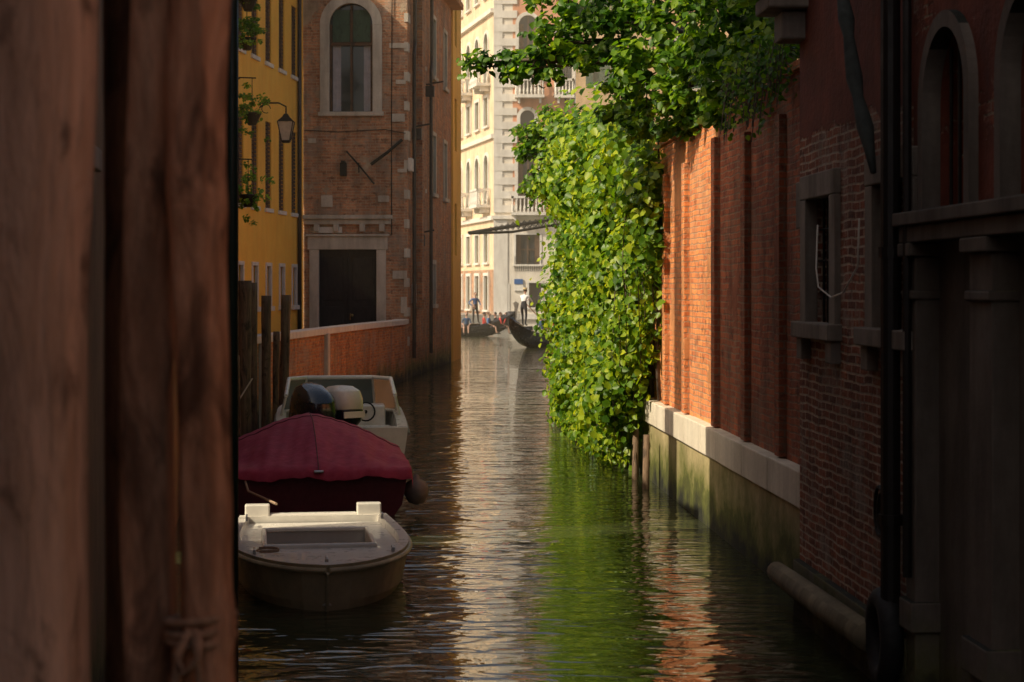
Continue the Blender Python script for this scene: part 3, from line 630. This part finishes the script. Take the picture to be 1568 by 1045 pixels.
g.rings([[(sx*r,sy*r,z) for sx,sy in ((-1,-1),(1,-1),(1,1),(-1,1))] for r,z in ((.23,.2),(.1,.33),(.05,.42))])
g.rings([[(sx*r,sy*r,z) for sx,sy in ((-1,-1),(1,-1),(1,1),(-1,1))] for r,z in ((.08,-.38),(.12,-.34),(.12,-.31))])
for sx in (-1,1):
    for sy in (-1,1): g.tube([(sx*.11,sy*.11,-.32),(sx*.215,sy*.215,.2)],.014,5)
g.build('iron_frame',M['iron'],e); g=MB(); g.rings([[(sx*r,sy*r,z) for sx,sy in ((-1,-1),(1,-1),(1,1),(-1,1))] for r,z in ((.10,-.31),(.2,.2))]); g.build('glass_panes',M['lampglass'],e)
# ------------------------------------------------------------ foreground posts, mooring poles
def pole(name,x,y,r,z0,z1,mat,lean=(0,0),n=20,lump=.12,seg=30,seed=0,knots=0,sq=0):
    rr=random.Random(seed); m=MB(); rs=[]; ph=[rr.uniform(0,6) for _ in range(6)]
    kn=[(rr.uniform(z0,z1),rr.uniform(3.4,6.0),rr.uniform(.10,.22)) for _ in range(knots)]
    for i in range(seg+1):
        t=i/seg; z=z0+(z1-z0)*t; cx,cy=x+lean[0]*t+.012*math.sin(z*2.6+ph[4])*(knots>0),y+lean[1]*t; ring=[]
        for k in range(n):
            a=2*math.pi*k/n; q=r*(1+lump*(.5*math.sin(2*a+z*1.7+ph[0])+.35*math.sin(5*a+ph[1]+z*.8)+.25*math.sin(z*6+ph[2]+a)+.2*math.sin(9*a+ph[3])))*(1-.05*t)
            for kz,ka,kr in kn:
                da=(a-ka+math.pi)%(2*math.pi)-math.pi; q+=r*.22*math.exp(-((z-kz)/(kr*.45))**2-(da/.5)**2)
            if sq: q*=1/max(abs(math.cos(a)),abs(math.sin(a)))**sq
            ring.append((cx+q*math.cos(a),cy+q*math.sin(a),z))
        rs.append(ring)
    m.rings(rs); return m.build(name,mat,smooth=True)
pole('wooden_piling',-.718,4.2,.064,-1,4.6,M['wood2'],(.012,0),32,.16,110,1,26)
pole('squared_post',-.845,4.3,.058,-1,4.6,M['wood2'],(.0,0),32,.05,60,5,4,.8)
pole('wooden_post',-1.115,4.15,.15,-1,4.6,M['wood1'],(.02,0),32,.07,60,2,4,.3)
pole('gap_shade_post',-.98,4.75,.08,-1,4.6,M['wood3'],(.0,0),16,.1,40,3)  # dark post added in place of the shade between the front posts
m=MB(); m.tube([(-1.855,12.1,-1),(-1.855,12.1,8)],.045,10); m.build('green_pole',M['greenpole'],smooth=True)
e=empty('mooring_rope',(-.715,4.2,2.0)); g=MB()
for k in range(3):
    g.tube([((.076)*math.cos(a),.076*math.sin(a),k*.02+.01*math.sin(a+k)) for a in np.linspace(0,6.283,26)],.010,7)
g.tube([(.0,-.085,.03),(.01,-.10,-.02),(.015,-.10,-.08),(.0,-.1,-.2),(.01,-.1,-.4)],.010,7); g.tube([(-.01,-.085,.03),(-.035,-.1,-.03),(-.02,-.11,-.07),(.015,-.11,-.03),(.01,-.09,.02)],.010,7)
g.tube([(-.03,-.08,.0),(-.045,-.09,-.1),(-.05,-.09,-.4)],.009,7); g.build('coils',M['rope'],e,smooth=True)
for i,(px,pt,Y,r) in enumerate(((374,430,30,.125),(388,433,30.6,.09),(408,453,34.5,.095),(433,452,36,.10),(364,545,26,.08),(422,508,37,.07))):
    p=at(px,pt,Y); pole('mooring_pole',p.x,Y,r,-1,p.z,M['wood3'],(random.uniform(-.08,.08),0),14,.12,24,10+i)
# ------------------------------------------------------------ boats
def hull(mb,L,hw,rim,keel,rake=.3,n=26,rw=.07,floor=.05,mo=0,mr=1,mi_=2):
    outer=[];inner=[]
    for i in range(n+1):
        t=i/n; w=max(hw(t),.02); zr=rim(t); zk=keel(t); ring=[]
        sec=[(1,1),(.985,.8),(.94,.45),(.8,.15),(.5,.03),(0,0)]
        for sx in (-1,1):
            ss=sec if sx<0 else sec[::-1][1:]
            for a,b in ss: ring.append((sx*a*w,t*L-rake*(1-b)*t**3,zk+(zr-zk)*b))
        outer.append(ring)
        wi=max(w-rw,.01); fl=max(floor,zk+.05); ti=.03+t*.93
        ring=[(-wi,ti*L,zr),(-wi*.97,ti*L,(zr+fl)/2),(-wi*.85,ti*L,fl),(wi*.85,ti*L,fl),(wi*.97,ti*L,(zr+fl)/2),(wi,ti*L,zr)]
        inner.append(ring)
    mb.rings(outer,mo,closed=False,cap=False); mb.face(outer[0],mo); mb.face(outer[-1],mo)
    mb.rings(inner,mi_,closed=False,cap=False); mb.face(inner[0],mi_); mb.face(inner[-1],mi_)
    for i in range(n):
        for o_,q in ((0,0),(-1,-1)):
            a,b=outer[i][o_],outer[i+1][o_]; c,d=inner[i+1][q],inner[i][q]; mb.face([a,b,c,d],mr)
    mb.face([outer[0][0],outer[0][-1],inner[0][-1],inner[0][0]],mr); mb.face([outer[-1][0],outer[-1][-1],inner[-1][-1],inner[-1][0]],mr)
    return outer
def place(name,stern,bow):
    d=Vector((bow[0]-stern[0],bow[1]-stern[1])); return empty(name,(stern[0],stern[1],0),math.atan2(d.y,d.x)-math.pi/2), d.length
e,L=place('white_skiff',(-2.12,19.5),(-1.57,15.6))
hw=lambda t:.86*(.90+.10*math.sin(min(t,.5)*math.pi))*(1-max(0,(t-.35)/.65)**2.7)**.62
rim=lambda t:.38+.05*t*t
mb=MB(); hull(mb,L,hw,rim,lambda t:-.2,.30,n=36,rw=.09)
for sx in (-1,1):
    mb.tube([(sx*(hw(t)+.012),t*L,rim(t)-.05) for t in np.linspace(0,1,30)],.026,6,3)
mb.tube([(0,L+.005,.36),(0,L-.08,.2),(0,L-.2,.0)],.018,6,3)
mb.build('hull',[M['hull_y'],M['hull_w'],M['hull_w'],M['hull_y']],e,bevel=.012)
dk=MB(); x0,x1=-.5,.5; ta,tb_=.2,.52
ts=np.linspace(.04,.96,40)
zf=lambda t:.31+.05*max(0,(t-.5)/.5)
for i in range(39):
    a,b=ts[i],ts[i+1]; wa,wb=hw(a)-.085,hw(b)-.085
    if ta<=(a+b)/2<=tb_:
        dk.face([(-wa,a*L,zf(a)),(x0,a*L,zf(a)),(x0,b*L,zf(b)),(-wb,b*L,zf(b))]); dk.face([(x1,a*L,zf(a)),(wa,a*L,zf(a)),(wb,b*L,zf(b)),(x1,b*L,zf(b))])
    else: dk.face([(-wa,a*L,zf(a)),(wa,a*L,zf(a)),(wb,b*L,zf(b)),(-wb,b*L,zf(b))])
dk.box(x0-.04,x1+.04,tb_*L+.0,tb_*L+.06,.08,.355); dk.box(x0-.05,x0,ta*L,tb_*L,.08,.34); dk.box(x1,x1+.05,ta*L,tb_*L,.08,.34); dk.box(x0-.04,x1+.04,ta*L-.06,ta*L,.08,.34)
dk.box(-.72,-.46,-.03,.1,.3,.50); dk.box(.46,.72,-.03,.1,.3,.50); dk.box(-.46,.46,-.03,.09,.3,.40)
dk.build('deck',M['hull_w'],e,bevel=.015)
ck=MB(); ck.box(x0+.002,x1-.002,ta*L+.002,tb_*L-.002,.07,.12); ck.build('cockpit_floor',M['tyre'],e)
ft=MB()
for x,t in ((-.62,.78),(.62,.78),(-.70,.12),(.70,.12),(0,.93)): 
    zz=.38 if t<.5 else .40; ft.box(x-.015,x+.015,t*L-.03,t*L+.03,zz,zz+.04); ft.box(x-.012,x+.012,t*L-.09,t*L+.09,zz+.04,zz+.06)
ft.build('cleats',M['steel'],e,bevel=.004)
fe=MB(); fe.tube([(.93,L*.75,.42),(.98,L*.75,.3),(.95,L*.75,.05),(.9,L*.76,-.05)],.02,6,1); fe.tube([(.93,L*.74,.40),(.9,L*.77,.25),(.93,L*.72,.1)],.018,6,1); fe.lathe([(.02,-.04),(.07,0),(.08,.12),(.07,.22),(.02,.26)],(.97,L*.7,.18),12,0); fe.build('fender',[M['blue'],M['yellow']],e,smooth=True)
rp=MB(); rp.tube([(.5+.10*math.cos(a)*(1+.1*math.sin(3*a)),.62*L+.10*math.sin(a),.345+.002*a) for a in np.linspace(0,12,36)],.009,5); rp.tube([(.62,.78*L,.43),(.6,.7*L,.36),(.58,.64*L,.36)],.009,5); rp.build('deck_rope',M['rope'],e,smooth=True)
# boat 2
e,L=place('covered_boat',(-2.36,22.3),(-3.1,27.4)); W=1.12
hw2=lambda t:W*(.97+.06*math.sin(min(t*2,1)*math.pi/2))*(1-max(0,(t-.45)/.55)**2.3)**.75
mb=MB(); hull(mb,L,hw2,lambda t:.54+.1*t*t,lambda t:-.2+.2*t**4,.3,n=30,rw=.06)
mb.build('hull',[M['burg_dk'],M['burg_dk'],M['burg_dk']],e,bevel=.02)
cv=MB(); nu,nv=64,52; g=[]
for j in range(nv+1):
    t=j/nv; w=hw2(t)+.05; row=[]
    pk=.45*(math.sin(min(t/.5,1)*math.pi/2)**.85 if t<.5 else (1-((t-.5)/.5)**2*.8))
    for i in range(nu+1):
        u=-1+2*i/nu; z=.58+.1*t*t+pk*(1-abs(u)**1.45)
        z-= .05*abs(math.sin(math.pi*(abs(u)*2.0)))*math.sin(min(t*2,1)*math.pi)*.8
        z+= .010*math.sin(u*13+t*11)*(.15+abs(u))*(1-.5*t) + .010*math.sin(t*33+u*9)*abs(u)+.005*math.sin(u*41-t*15)
        z-= .018*math.exp(-((t-.12)/.09)**2)*abs(math.sin(u*6.4+.5))
        if j==0: z-=.02+.012*math.sin(u*9)
        row.append((u*w,t*L-.06*(1-abs(u)**2)*(1 if j==0 else .2)-.03,z))
    row=[(row[0][0]-.015,row[0][1],row[0][2]-.13-.025*math.sin(t*30))]+row+[(row[-1][0]+.015,row[-1][1],row[-1][2]-.13-.025*math.sin(t*27))]
    g.append(row)
sk=[(x*1.0,y-.02-.008*math.sin(x*17),z-.09-.015*math.sin(x*7)-.006*math.sin(x*19)) for x,y,z in g[0]]
cv.rings([sk]+g,closed=False,cap=False); cv.build('canvas_cover',M['burg'],e,smooth=True)
sm=MB(); sm.tube([(0,g[j][nu//2+1][1],g[j][nu//2+1][2]+.004) for j in range(0,nv+1)],.007,5); sm.tube([(g[26][i][0],g[26][i][1],g[26][i][2]+.004) for i in range(1,nu+2)],.007,5); sm.build('seam',M['burg_dk'],e)
sm=MB(); sm.box(-.06,.06,-.13,-.09,.545,.575); sm.build('bow_plate',M['steel'],e,bevel=.01)
f=MB(); f.lathe([(.02,-.17),(.1,-.14),(.15,-.05),(.155,.03),(.12,.11),(.04,.15),(.03,.2)],(0,0,.25),16); o=f.build('round_fender',M['rubber'],e,smooth=True); o.location=(W+.10,.25,.02)
# boat 3
e,L=place('motorboat',(-2.62,28.3),(-3.25,34.1))
hw3=lambda t:1.05*(.96+.06*math.sin(min(t*2,1)*math.pi/2))*(1-max(0,(t-.55)/.45)**2.2)**.7
rm3=lambda t:.62+.22*t*t
mb=MB(); hull(mb,L,hw3,rm3,lambda t:-.2+.25*t**4,.5,n=32,rw=.16,floor=.15)
for sx in (-1,1): mb.tube([(sx*(hw3(t)+.015),t*L,rm3(t)-.1) for t in np.linspace(0,1,26)],.03,6,3)
mb.build('hull',[M['hull_w'],M['hull_w'],M['hull_w'],M['rubber']],e,bevel=.015)
dk=MB(); ts=np.linspace(.55,.96,18)
for i in range(17):
    a,b=ts[i],ts[i+1]; dk.face([(-hw3(a)+.15,a*L,rm3(a)-.01),(hw3(a)-.15,a*L,rm3(a)-.01),(hw3(b)-.15,b*L,rm3(b)-.01),(-hw3(b)+.15,b*L,rm3(b)-.01)])
dk.box(-.8,.8,1.0,1.5,.15,.55); dk.box(.1,.75,2.3,2.9,.15,.82); dk.box(-.85,.85,.1,.35,.15,.62); dk.build('deck_and_seats',M['hull_w'],e,bevel=.03)
ws=MB(); P=[(-.98,2.3),(-.94,3.1),(-.62,3.6),(.62,3.6),(.94,3.1),(.98,2.3)]; 
lo=[(x,y,.68) for x,y in P]; hi=[(x*.92,y-.25,1.24 if 0<i<5 else 1.0) for i,(x,y) in enumerate(P)]
for i in range(5): ws.face([lo[i],lo[i+1],hi[i+1],hi[i]],0)
ws.tube(hi,.035,8,1); ws.tube(lo,.03,8,1)
for i in (0,2,3,5): ws.tube([lo[i],hi[i]],.024,6,1)
gk=N('windshield_acrylic'); gk.b.inputs['Base Color'].default_value=(.20,.24,.22,1); gk.b.inputs['Roughness'].default_value=.12; gk.b.inputs['Transmission Weight'].default_value=.2; gk.l(gk.bump(gk.noise(gk.obj(),3,2),.05,.01),gk.b.inputs['Normal'])
ws.build('windshield',[gk.m,M['hull_w']],e,smooth=False)
sw=MB(); sw.tube([(.42+.15*math.cos(a),2.22+.05*math.sin(a),.72+.15*math.sin(a)) for a in np.linspace(0,6.283,20)],.014,6); sw.tube([(.42,2.22,.72),(.42,2.35,.7)],.03,6); sw.build('steering_wheel',M['iron'],e)
def sel(rx,ry,z,cy=0,n=24,p=.72):
    return [(rx*math.copysign(abs(math.cos(a))**p,math.cos(a)),cy+ry*math.copysign(abs(math.sin(a))**p,math.sin(a)),z) for a in np.linspace(0,2*math.pi,n,endpoint=False)]
def outboard(par,x,y,z,s,tilt,mtop,mlow,yaw=.1):
    o=empty('outboard_motor',(x,y,z),0,par); o.rotation_euler=(tilt,0,yaw); o.scale=(s,s,s)
    m=MB(); m.rings([sel(.17,.25,0),sel(.215,.31,.06,.0),sel(.22,.33,.2,-.02)],0); m.rings([sel(.222,.332,.205,-.02),sel(.215,.33,.34,-.02),sel(.19,.29,.44,-.02),sel(.12,.2,.5,0),sel(.03,.06,.515,.02)],1)
    m.rings([sel(.1,.14,0,.02),sel(.07,.11,-.4,.02),sel(.05,.12,-.62,.02)],0); m.rings([[(.05*math.cos(a),-.25+q,-.62+.05*math.sin(a)) for a in np.linspace(0,6.28,10,endpoint=False)] for q in (0,.45)],0); m.box(-.17,.17,.06,.26,-.55,-.53,0)
    m.box(-.12,.12,.18,.34,-.3,.02,0)
    for k in range(3):
        a=k*2.094; m.face([(.03*math.cos(a),-.27,-.62+.03*math.sin(a)),(.13*math.cos(a-.4),-.24,-.62+.13*math.sin(a-.4)),(.15*math.cos(a),-.28,-.62+.15*math.sin(a)),(.12*math.cos(a+.4),-.31,-.62+.12*math.sin(a+.4))],0)
    m.build('cowl_and_leg',[mlow,mtop],o,smooth=True,bevel=.01)
    return o
ob=outboard(e,-.03,-.28,.68,1.2,-.05,M['hull_w'],M['navy'],.5)
b=MB(); b.box(-.15,.15,-.358,-.34,.10,.18); b.build('label_band',M['hull_w'],ob)
outboard(e,-.50,-.42,.60,1.4,.30,M['navy'],M['navy'],.35)
g=MB()
g.tube([(-3.4,22.6,.62),(-3.9,24.5,.9),(-4.25,29.9,1.3)],.014,6); g.tube([(-2.5,19.4,.5),(-3.1,21.5,.4),(-4.0,26.0,.7)],.014,6); g.build('mooring_lines',M['rope'])
# ------------------------------------------------------------ gondolas and people
def gondola(name,stern,bow):
    e,L=place(name,stern,bow)
    c=lambda t:2*t-1
    hwg=lambda t:.70*max(0,1-abs(c(t))**2.4)**.9+.02
    rmg=lambda t:.48+.95*abs(c(t))**4.2
    kg=lambda t:-.12+1.1*abs(c(t))**6
    mb=MB(); hull(mb,L,hwg,rmg,kg,0,n=40,rw=.07,floor=.1); mb.build('hull',[M['gond'],M['gond'],M['red']],e,smooth=False)
    g=MB()
    for a,b in ((.02,.30),(.72,.98)):
        ts=np.linspace(a,b,12)
        for i in range(11):
            p,q=ts[i],ts[i+1]; g.face([(-hwg(p),p*L,rmg(p)-.01),(0,p*L,rmg(p)+.06),(0,q*L,rmg(q)+.06),(-hwg(q),q*L,rmg(q)-.01)]); g.face([(0,p*L,rmg(p)+.06),(hwg(p),p*L,rmg(p)-.01),(hwg(q),q*L,rmg(q)-.01),(0,q*L,rmg(q)+.06)])
    g.box(-.22,.22,L*.07,L*.15,.5,.99); g.build('decks',M['gond'],e)
    g=MB(); g.box(-.5,.5,L*.42,L*.49,.1,.42); g.box(-.5,.5,L*.40,L*.43,.1,.85); g.box(-.5,-.25,L*.52,L*.62,.1,.36); g.box(.25,.5,L*.52,L*.62,.1,.36); g.build('seats',M['red'],e,bevel=.05)
    g=MB(); pts=[(1.35,.0),(1.75,.10),(2.05,.02),(2.15,.18),(2.02,.34),(1.8,.3),(1.6,.25),(1.2,.22),(.6,-.1)]
    g.rings([[(xx,L-.15+b,a-.15) for a,b in pts] for xx in (-.015,.015)])
    for k in range(6): g.box(-.012,.012,L+.02,L+.28,.8+k*.11,.86+k*.11)
    g.build('ferro',M['steel'],e)
    g=MB(); g.tube([(.5,L*.24,.6),(.62,L*.24,.85),(.5,L*.24,1.0),(.6,L*.24,1.15)],.045,8); g.build('oarlock',M['wood2'],e)
    g=MB()
    for x in (-.64,.64):
        g.lathe([(.03,0),(.06,.06),(.03,.14),(.05,.2),(.01,.26)],(x,L*.45,.5),8)
    g.build('ornaments',M['brass'],e)
    return e,L
SK=m_simple('skin',(.50,.29,.20),.6,0,.15); HAIRS=[m_simple('dark_hair',(.03,.02,.015),.7),m_simple('brown_hair',(.12,.06,.03),.7)]
def cloth(n,c): return m_simple(n,c,.85,0,.2,10,.2)
CL={'white':cloth('white_shirt',(.86,.85,.83)),'dark':cloth('dark_trousers',(.02,.02,.025)),'blue':cloth('blue_shirt',(.08,.16,.34)),'red':cloth('red_shirt',(.5,.04,.03)),'teal':cloth('navy_top',(.03,.07,.14)),'khaki':cloth('khaki_shorts',(.3,.25,.17)),'yellow':cloth('yellow_top',(.6,.45,.1))}
STRAW=m_simple('straw_hat',(.62,.50,.28),.8,0,.3,30,.3); SHOE=m_simple('shoe_leather',(.03,.025,.02),.5)
def person(name,loc,rz,pose='stand',shirt='white',pants='dark',hat=False,hair=0,parent=None,short=False):
    J={'pel':(0,0,.95),'sp':(0,0,1.12),'ch':(0,0,1.32),'nk':(0,0,1.47),'hd':(0,.02,1.60)}
    for s,x in (('L',-1),('R',1)):
        J['sh'+s]=(x*.185,0,1.41); J['el'+s]=(x*.25,-.03,1.13); J['wr'+s]=(x*.26,.07,.89); J['hp'+s]=(x*.10,0,.90); J['kn'+s]=(x*.12,.03,.50); J['an'+s]=(x*.13,0,.09); J['to'+s]=(x*.15,.17,.04)
    if pose=='row':
        J.update({'sp':(0,.04,1.12),'ch':(0,.10,1.31),'nk':(0,.15,1.45),'hd':(0,.20,1.58),'shL':(-.185,.12,1.39),'shR':(.185,.12,1.39),'elL':(-.20,.30,1.18),'wrL':(.02,.48,1.22),'elR':(.32,.26,1.14),'wrR':(.22,.46,1.10),
            'knL':(-.14,.22,.52),'anL':(-.14,.24,.09),'toL':(-.16,.41,.04),'knR':(.15,-.06,.50),'anR':(.17,-.22,.09),'toR':(.22,-.06,.04)})
    if pose=='hip':
        J.update({'elR':(.40,-.06,1.18),'wrR':(.22,.08,1.02),'elL':(-.30,.05,1.15),'wrL':(-.22,.25,1.05),'knL':(-.15,.05,.5),'anL':(-.2,.02,.09),'toL':(-.26,.17,.04)})
    if pose=='sit':
        dz=-.52
        for k in ('pel','sp','ch','nk','hd','shL','shR'): J[k]=(J[k][0],J[k][1]-.02,J[k][2]+dz)
        for s,x in (('L',-1),('R',1)):
            J['hp'+s]=(x*.10,.02,.40); J['kn'+s]=(x*.13,.44,.46); J['an'+s]=(x*.13,.50,.08); J['to'+s]=(x*.14,.66,.04); J['el'+s]=(x*.25,.04,.62); J['wr'+s]=(x*.15,.26,.52)
    V=[];E=[];R=[];ID={}
    def add(k,p,r): ID[k]=len(V); V.append(Vector(p)); R.append(r)
    rad={'pel':.135,'sp':.12,'ch':.15,'nk':.055,'hd':.05,'sh':.062,'el':.043,'wr':.028,'hp':.092,'kn':.06,'an':.04,'to':.034}
    for k,p in J.items(): add(k,p,rad[k] if k in rad else rad[k[:2]])
    seg=[('pel','sp',pants),('sp','ch',shirt),('ch','nk',shirt),('nk','hd','skin')]
    for s in 'LR': seg+=[('ch','sh'+s,shirt),('sh'+s,'el'+s,shirt),('el'+s,'wr'+s,'skin' if short else shirt),('pel','hp'+s,pants),('hp'+s,'kn'+s,pants),('kn'+s,'an'+s,'skin' if short else pants),('an'+s,'to'+s,'shoe')]
    for s,x in (('L',-1),('R',1)):
        w=Vector(J['wr'+s]); d=(w-Vector(J['el'+s])).normalized(); sd=d.cross(Vector((0,1,0) if abs(d.y)<.8 else (0,0,1))).normalized(); nm=d.cross(sd)
        add('pm'+s,w+d*.075,.024); seg.append(('wr'+s,'pm'+s,'skin'))
        for fi,(off,ln) in enumerate(((-.03,.06),(-.01,.075),(.01,.07),(.03,.055))):
            add(f'f{fi}{s}',w+d*(.085+ln*.5)+sd*off,.009); add(f'g{fi}{s}',w+d*(.085+ln*.8)+sd*off+nm*.03,.008); seg+=[('pm'+s,f'f{fi}{s}','skin'),(f'f{fi}{s}',f'g{fi}{s}','skin')]
        add('th'+s,w+d*.06-sd*.045+nm*.02,.010); seg.append(('wr'+s,'th'+s,'skin'))
    me=bpy.data.meshes.new(name+'_sk'); bm=bmesh.new(); sl=bm.verts.layers.skin.verify()
    bv=[bm.verts.new(v) for v in V]
    for i,v in enumerate(bv): v[sl].radius=(R[i],R[i]*(.78 if i in (ID['pel'],ID['sp'],ID['ch']) else 1)); v[sl].use_root=(i==ID['pel'])
    for a,b,_ in seg: bm.edges.new((bv[ID[a]],bv[ID[b]]))
    bm.to_mesh(me); bm.free(); t=link(bpy.data.objects.new('tmp',me)); t.modifiers.new('k','SKIN').use_smooth_shade=True; q=t.modifiers.new('s','SUBSURF'); q.levels=1; q.render_levels=1
    dg=bpy.context.evaluated_depsgraph_get(); ev=bpy.data.meshes.new_from_object(t.evaluated_get(dg)); bpy.data.objects.remove(t)
    mats=[CL[shirt],CL[pants],SK,SHOE,HAIRS[hair],STRAW,CL['dark']]; idx={shirt:0,pants:1,'skin':2,'shoe':3}
    ev.materials.clear(); [ev.materials.append(m) for m in mats]
    sg=[(V[ID[a]],V[ID[b]],idx[c]) for a,b,c in seg]
    for p in ev.polygons:
        best=9;bi=0; c=Vector(p.center)
        for a,b,m in sg:
            ab=b-a; tt=max(0,min(1,(c-a).dot(ab)/ab.length_squared)); dd=(c-a-ab*tt).length
            if dd<best: best=dd;bi=m
        p.material_index=bi; p.use_smooth=True
    bm=bmesh.new(); bm.from_mesh(ev); hc=V[ID['hd']]+Vector((0,.015,.06))
    def blob(c,s,mi,sub=2,fn=None):
        r=bmesh.ops.create_icosphere(bm,subdivisions=sub,radius=1); 
        for v in r['verts']:
            co=v.co.copy(); 
            if fn: co=fn(co)
            v.co=Vector((co.x*s[0],co.y*s[1],co.z*s[2]))+c
        for f in {f for v in r['verts'] for f in v.link_faces}: f.material_index=mi; f.smooth=True
    def hf(co):
        if co.z<0: co.x*=1+.28*co.z; co.y*=1+.05*co.z
        return co
    blob(hc,(.078,.098,.118),2,3,hf)
    def hr(co):
        if co.y>.35: co.y=.35+(co.y-.35)*.3
        if co.z<-.2: co.z=-.2+(co.z+.2)*.3
        return co
    blob(hc+Vector((0,-.018,.025)),(.086,.098,.112),4,3,hr)
    blob(hc+Vector((0,.105,-.015)),(.013,.02,.022),2,1)
    for x in (-1,1): blob(hc+Vector((x*.08,0,-.01)),(.012,.02,.03),2,1); blob(hc+Vector((x*.03,.088,.012)),(.012,.008,.007),6,1)
    blob(hc+Vector((0,.088,-.055)),(.024,.009,.006),3,1)
    if hat:
        n=24; prof=[(.17,.055),(.172,.062),(.095,.07),(.093,.13),(.085,.14),(.0,.142)]
        for (r0,z0),(r1,z1) in zip(prof,prof[1:]):
            for k in range(n):
                a,b=2*math.pi*k/n,2*math.pi*(k+1)/n
                vs=[bm.verts.new(hc+Vector((r*math.cos(x),r*math.sin(x)-.01,z))) for r,x,z in ((r0,a,z0),(r0,b,z0),(r1+1e-4,b,z1),(r1+1e-4,a,z1))]
                f=bm.faces.new(vs); f.material_index=5
    bm.to_mesh(ev); bm.free(); o=link(bpy.data.objects.new(name,ev)); o.location=loc; o.rotation_euler=(0,0,rz)
    if parent: o.parent=parent
    return o
def on_g(st,bw,f,x,z):
    s=Vector((*st,0)); b=Vector((*bw,0)); d=(b-s).normalized(); r=Vector((d.y,-d.x,0)); p=s+(b-s)*f+r*x; return (p.x,p.y,z)
G2=((-.15,83.6),(6.1,92.0))
g2,L2=gondola('gondola',*G2)
ang=math.atan2(G2[1][1]-G2[0][1],G2[1][0]-G2[0][0])-math.pi/2
gp=Vector(on_g(*G2,.11,0,1.0)); person('gondolier',gp,ang*.6,'row','white','dark',True)
o=MB(); a=Vector((gp.x-.1,gp.y+.35,2.26)); b=Vector((gp.x+1.9,gp.y+.7,.15)); o.tube([a,a.lerp(b,.5),a.lerp(b,.8)],[.022,.028,.03],8); 
d=(b-a).normalized(); sd=Vector((0,0,1)).cross(d).normalized(); c1=a.lerp(b,.8); o.rings([[c1+sd*.03-Vector((0,0,.01)),c1-sd*.03,c1-sd*.03+Vector((0,0,.02)),c1+sd*.03+Vector((0,0,.02))],[b+sd*.09,b-sd*.09,b-sd*.09+Vector((0,0,.02)),b+sd*.09+Vector((0,0,.02))]]); o.build('oar',M['wood2'])
for f,x,sh,r,h in ((.28,-.25,'teal',.3,0),(.28,.22,'red',0,1),(.40,-.2,'blue',0,0),(.40,.25,'yellow',.2,1)): person('passenger',on_g(*G2,f,x,.25),ang+r,'sit',sh,'khaki',hair=h,short=True)
G1=((-10.4,104.6),(.2,103.6)); g1,_=gondola('gondola',*G1)
person('boatman',(-2.1,104.0,.72),-2.6,'hip','blue','dark',short=False,hair=1)
bx=MB(); bx.box(-2.4,-1.8,103.75,104.3,.1,.74); bx.build('standing_board',M['gond'])
for f,x,sh,r,h in ((.83,-.2,'red',.2,0),(.86,.22,'blue',-.3,1),(.89,-.1,'dark',2.9,0),(.92,.1,'red',.1,1),(.74,.2,'teal',-1.6,0),(.95,0,'red',2.8,0)): person('passenger',on_g(*G1,f,x,.12),-math.pi/2+r,'sit',sh,'dark',hair=h,short=True)
# ------------------------------------------------------------ haze over the sunlit basin
hz=bpy.data.materials.new('sunlit_haze'); hz.use_nodes=True; t=hz.node_tree; t.nodes.remove(t.nodes['Principled BSDF']); vs=t.nodes.new('ShaderNodeVolumeScatter'); vs.inputs['Color'].default_value=(1,.84,.58,1); vs.inputs['Density'].default_value=.0028; vs.inputs['Anisotropy'].default_value=.1
t.links.new(vs.outputs[0],t.nodes['Material Output'].inputs['Volume'])
m=MB(); m.box(-45,45,42,123.5,-.5,30); hb=m.build('air_haze',hz)
# ------------------------------------------------------------ light, sky, camera
sd=Vector((SX,SY,0)).normalized(); el=math.radians(40); dirv=Vector((sd.x*math.cos(el),sd.y*math.cos(el),-math.sin(el)))
sun=bpy.data.lights.new('sun','SUN'); sun.energy=5; sun.angle=math.radians(.5); sun.color=(1,.87,.64); so=link(bpy.data.objects.new('sun',sun)); so.rotation_euler=dirv.to_track_quat('-Z','Y').to_euler(); so.location=(-20,0,40)
wd=bpy.data.worlds.new('World'); scene.world=wd; wd.use_nodes=True; nt=wd.node_tree; bg=nt.nodes['Background']; sky=nt.nodes.new('ShaderNodeTexSky'); sky.sky_type='NISHITA'; sky.sun_disc=False
sky.sun_elevation=el; sky.sun_rotation=math.atan2(-sd.x,-sd.y); sky.dust_density=5; sky.air_density=.8; sky.ozone_density=.2
hm=nt.nodes.new('ShaderNodeMix'); hm.data_type='RGBA'; hm.blend_type='MULTIPLY'; hm.inputs[0].default_value=1; hm.inputs[7].default_value=(1.0,.92,.80,1)
nt.links.new(sky.outputs[0],hm.inputs[6]); nt.links.new(hm.outputs[2],bg.inputs[0]); bg.inputs[1].default_value=.15
cam=bpy.data.cameras.new('camera'); co=link(bpy.data.objects.new('camera',cam)); co.location=(0,0,H); co.rotation_euler=(math.radians(90),0,0); cam.lens=36*F/1568; cam.sensor_width=36; cam.shift_y=-(522.5-440)/1568; cam.clip_end=1500; cam.clip_start=.05
cam.dof.use_dof=True; cam.dof.focus_distance=26; cam.dof.aperture_fstop=4.0
scene.camera=co; scene.view_settings.view_transform='Standard'; scene.view_settings.look='None'; scene.view_settings.exposure=0
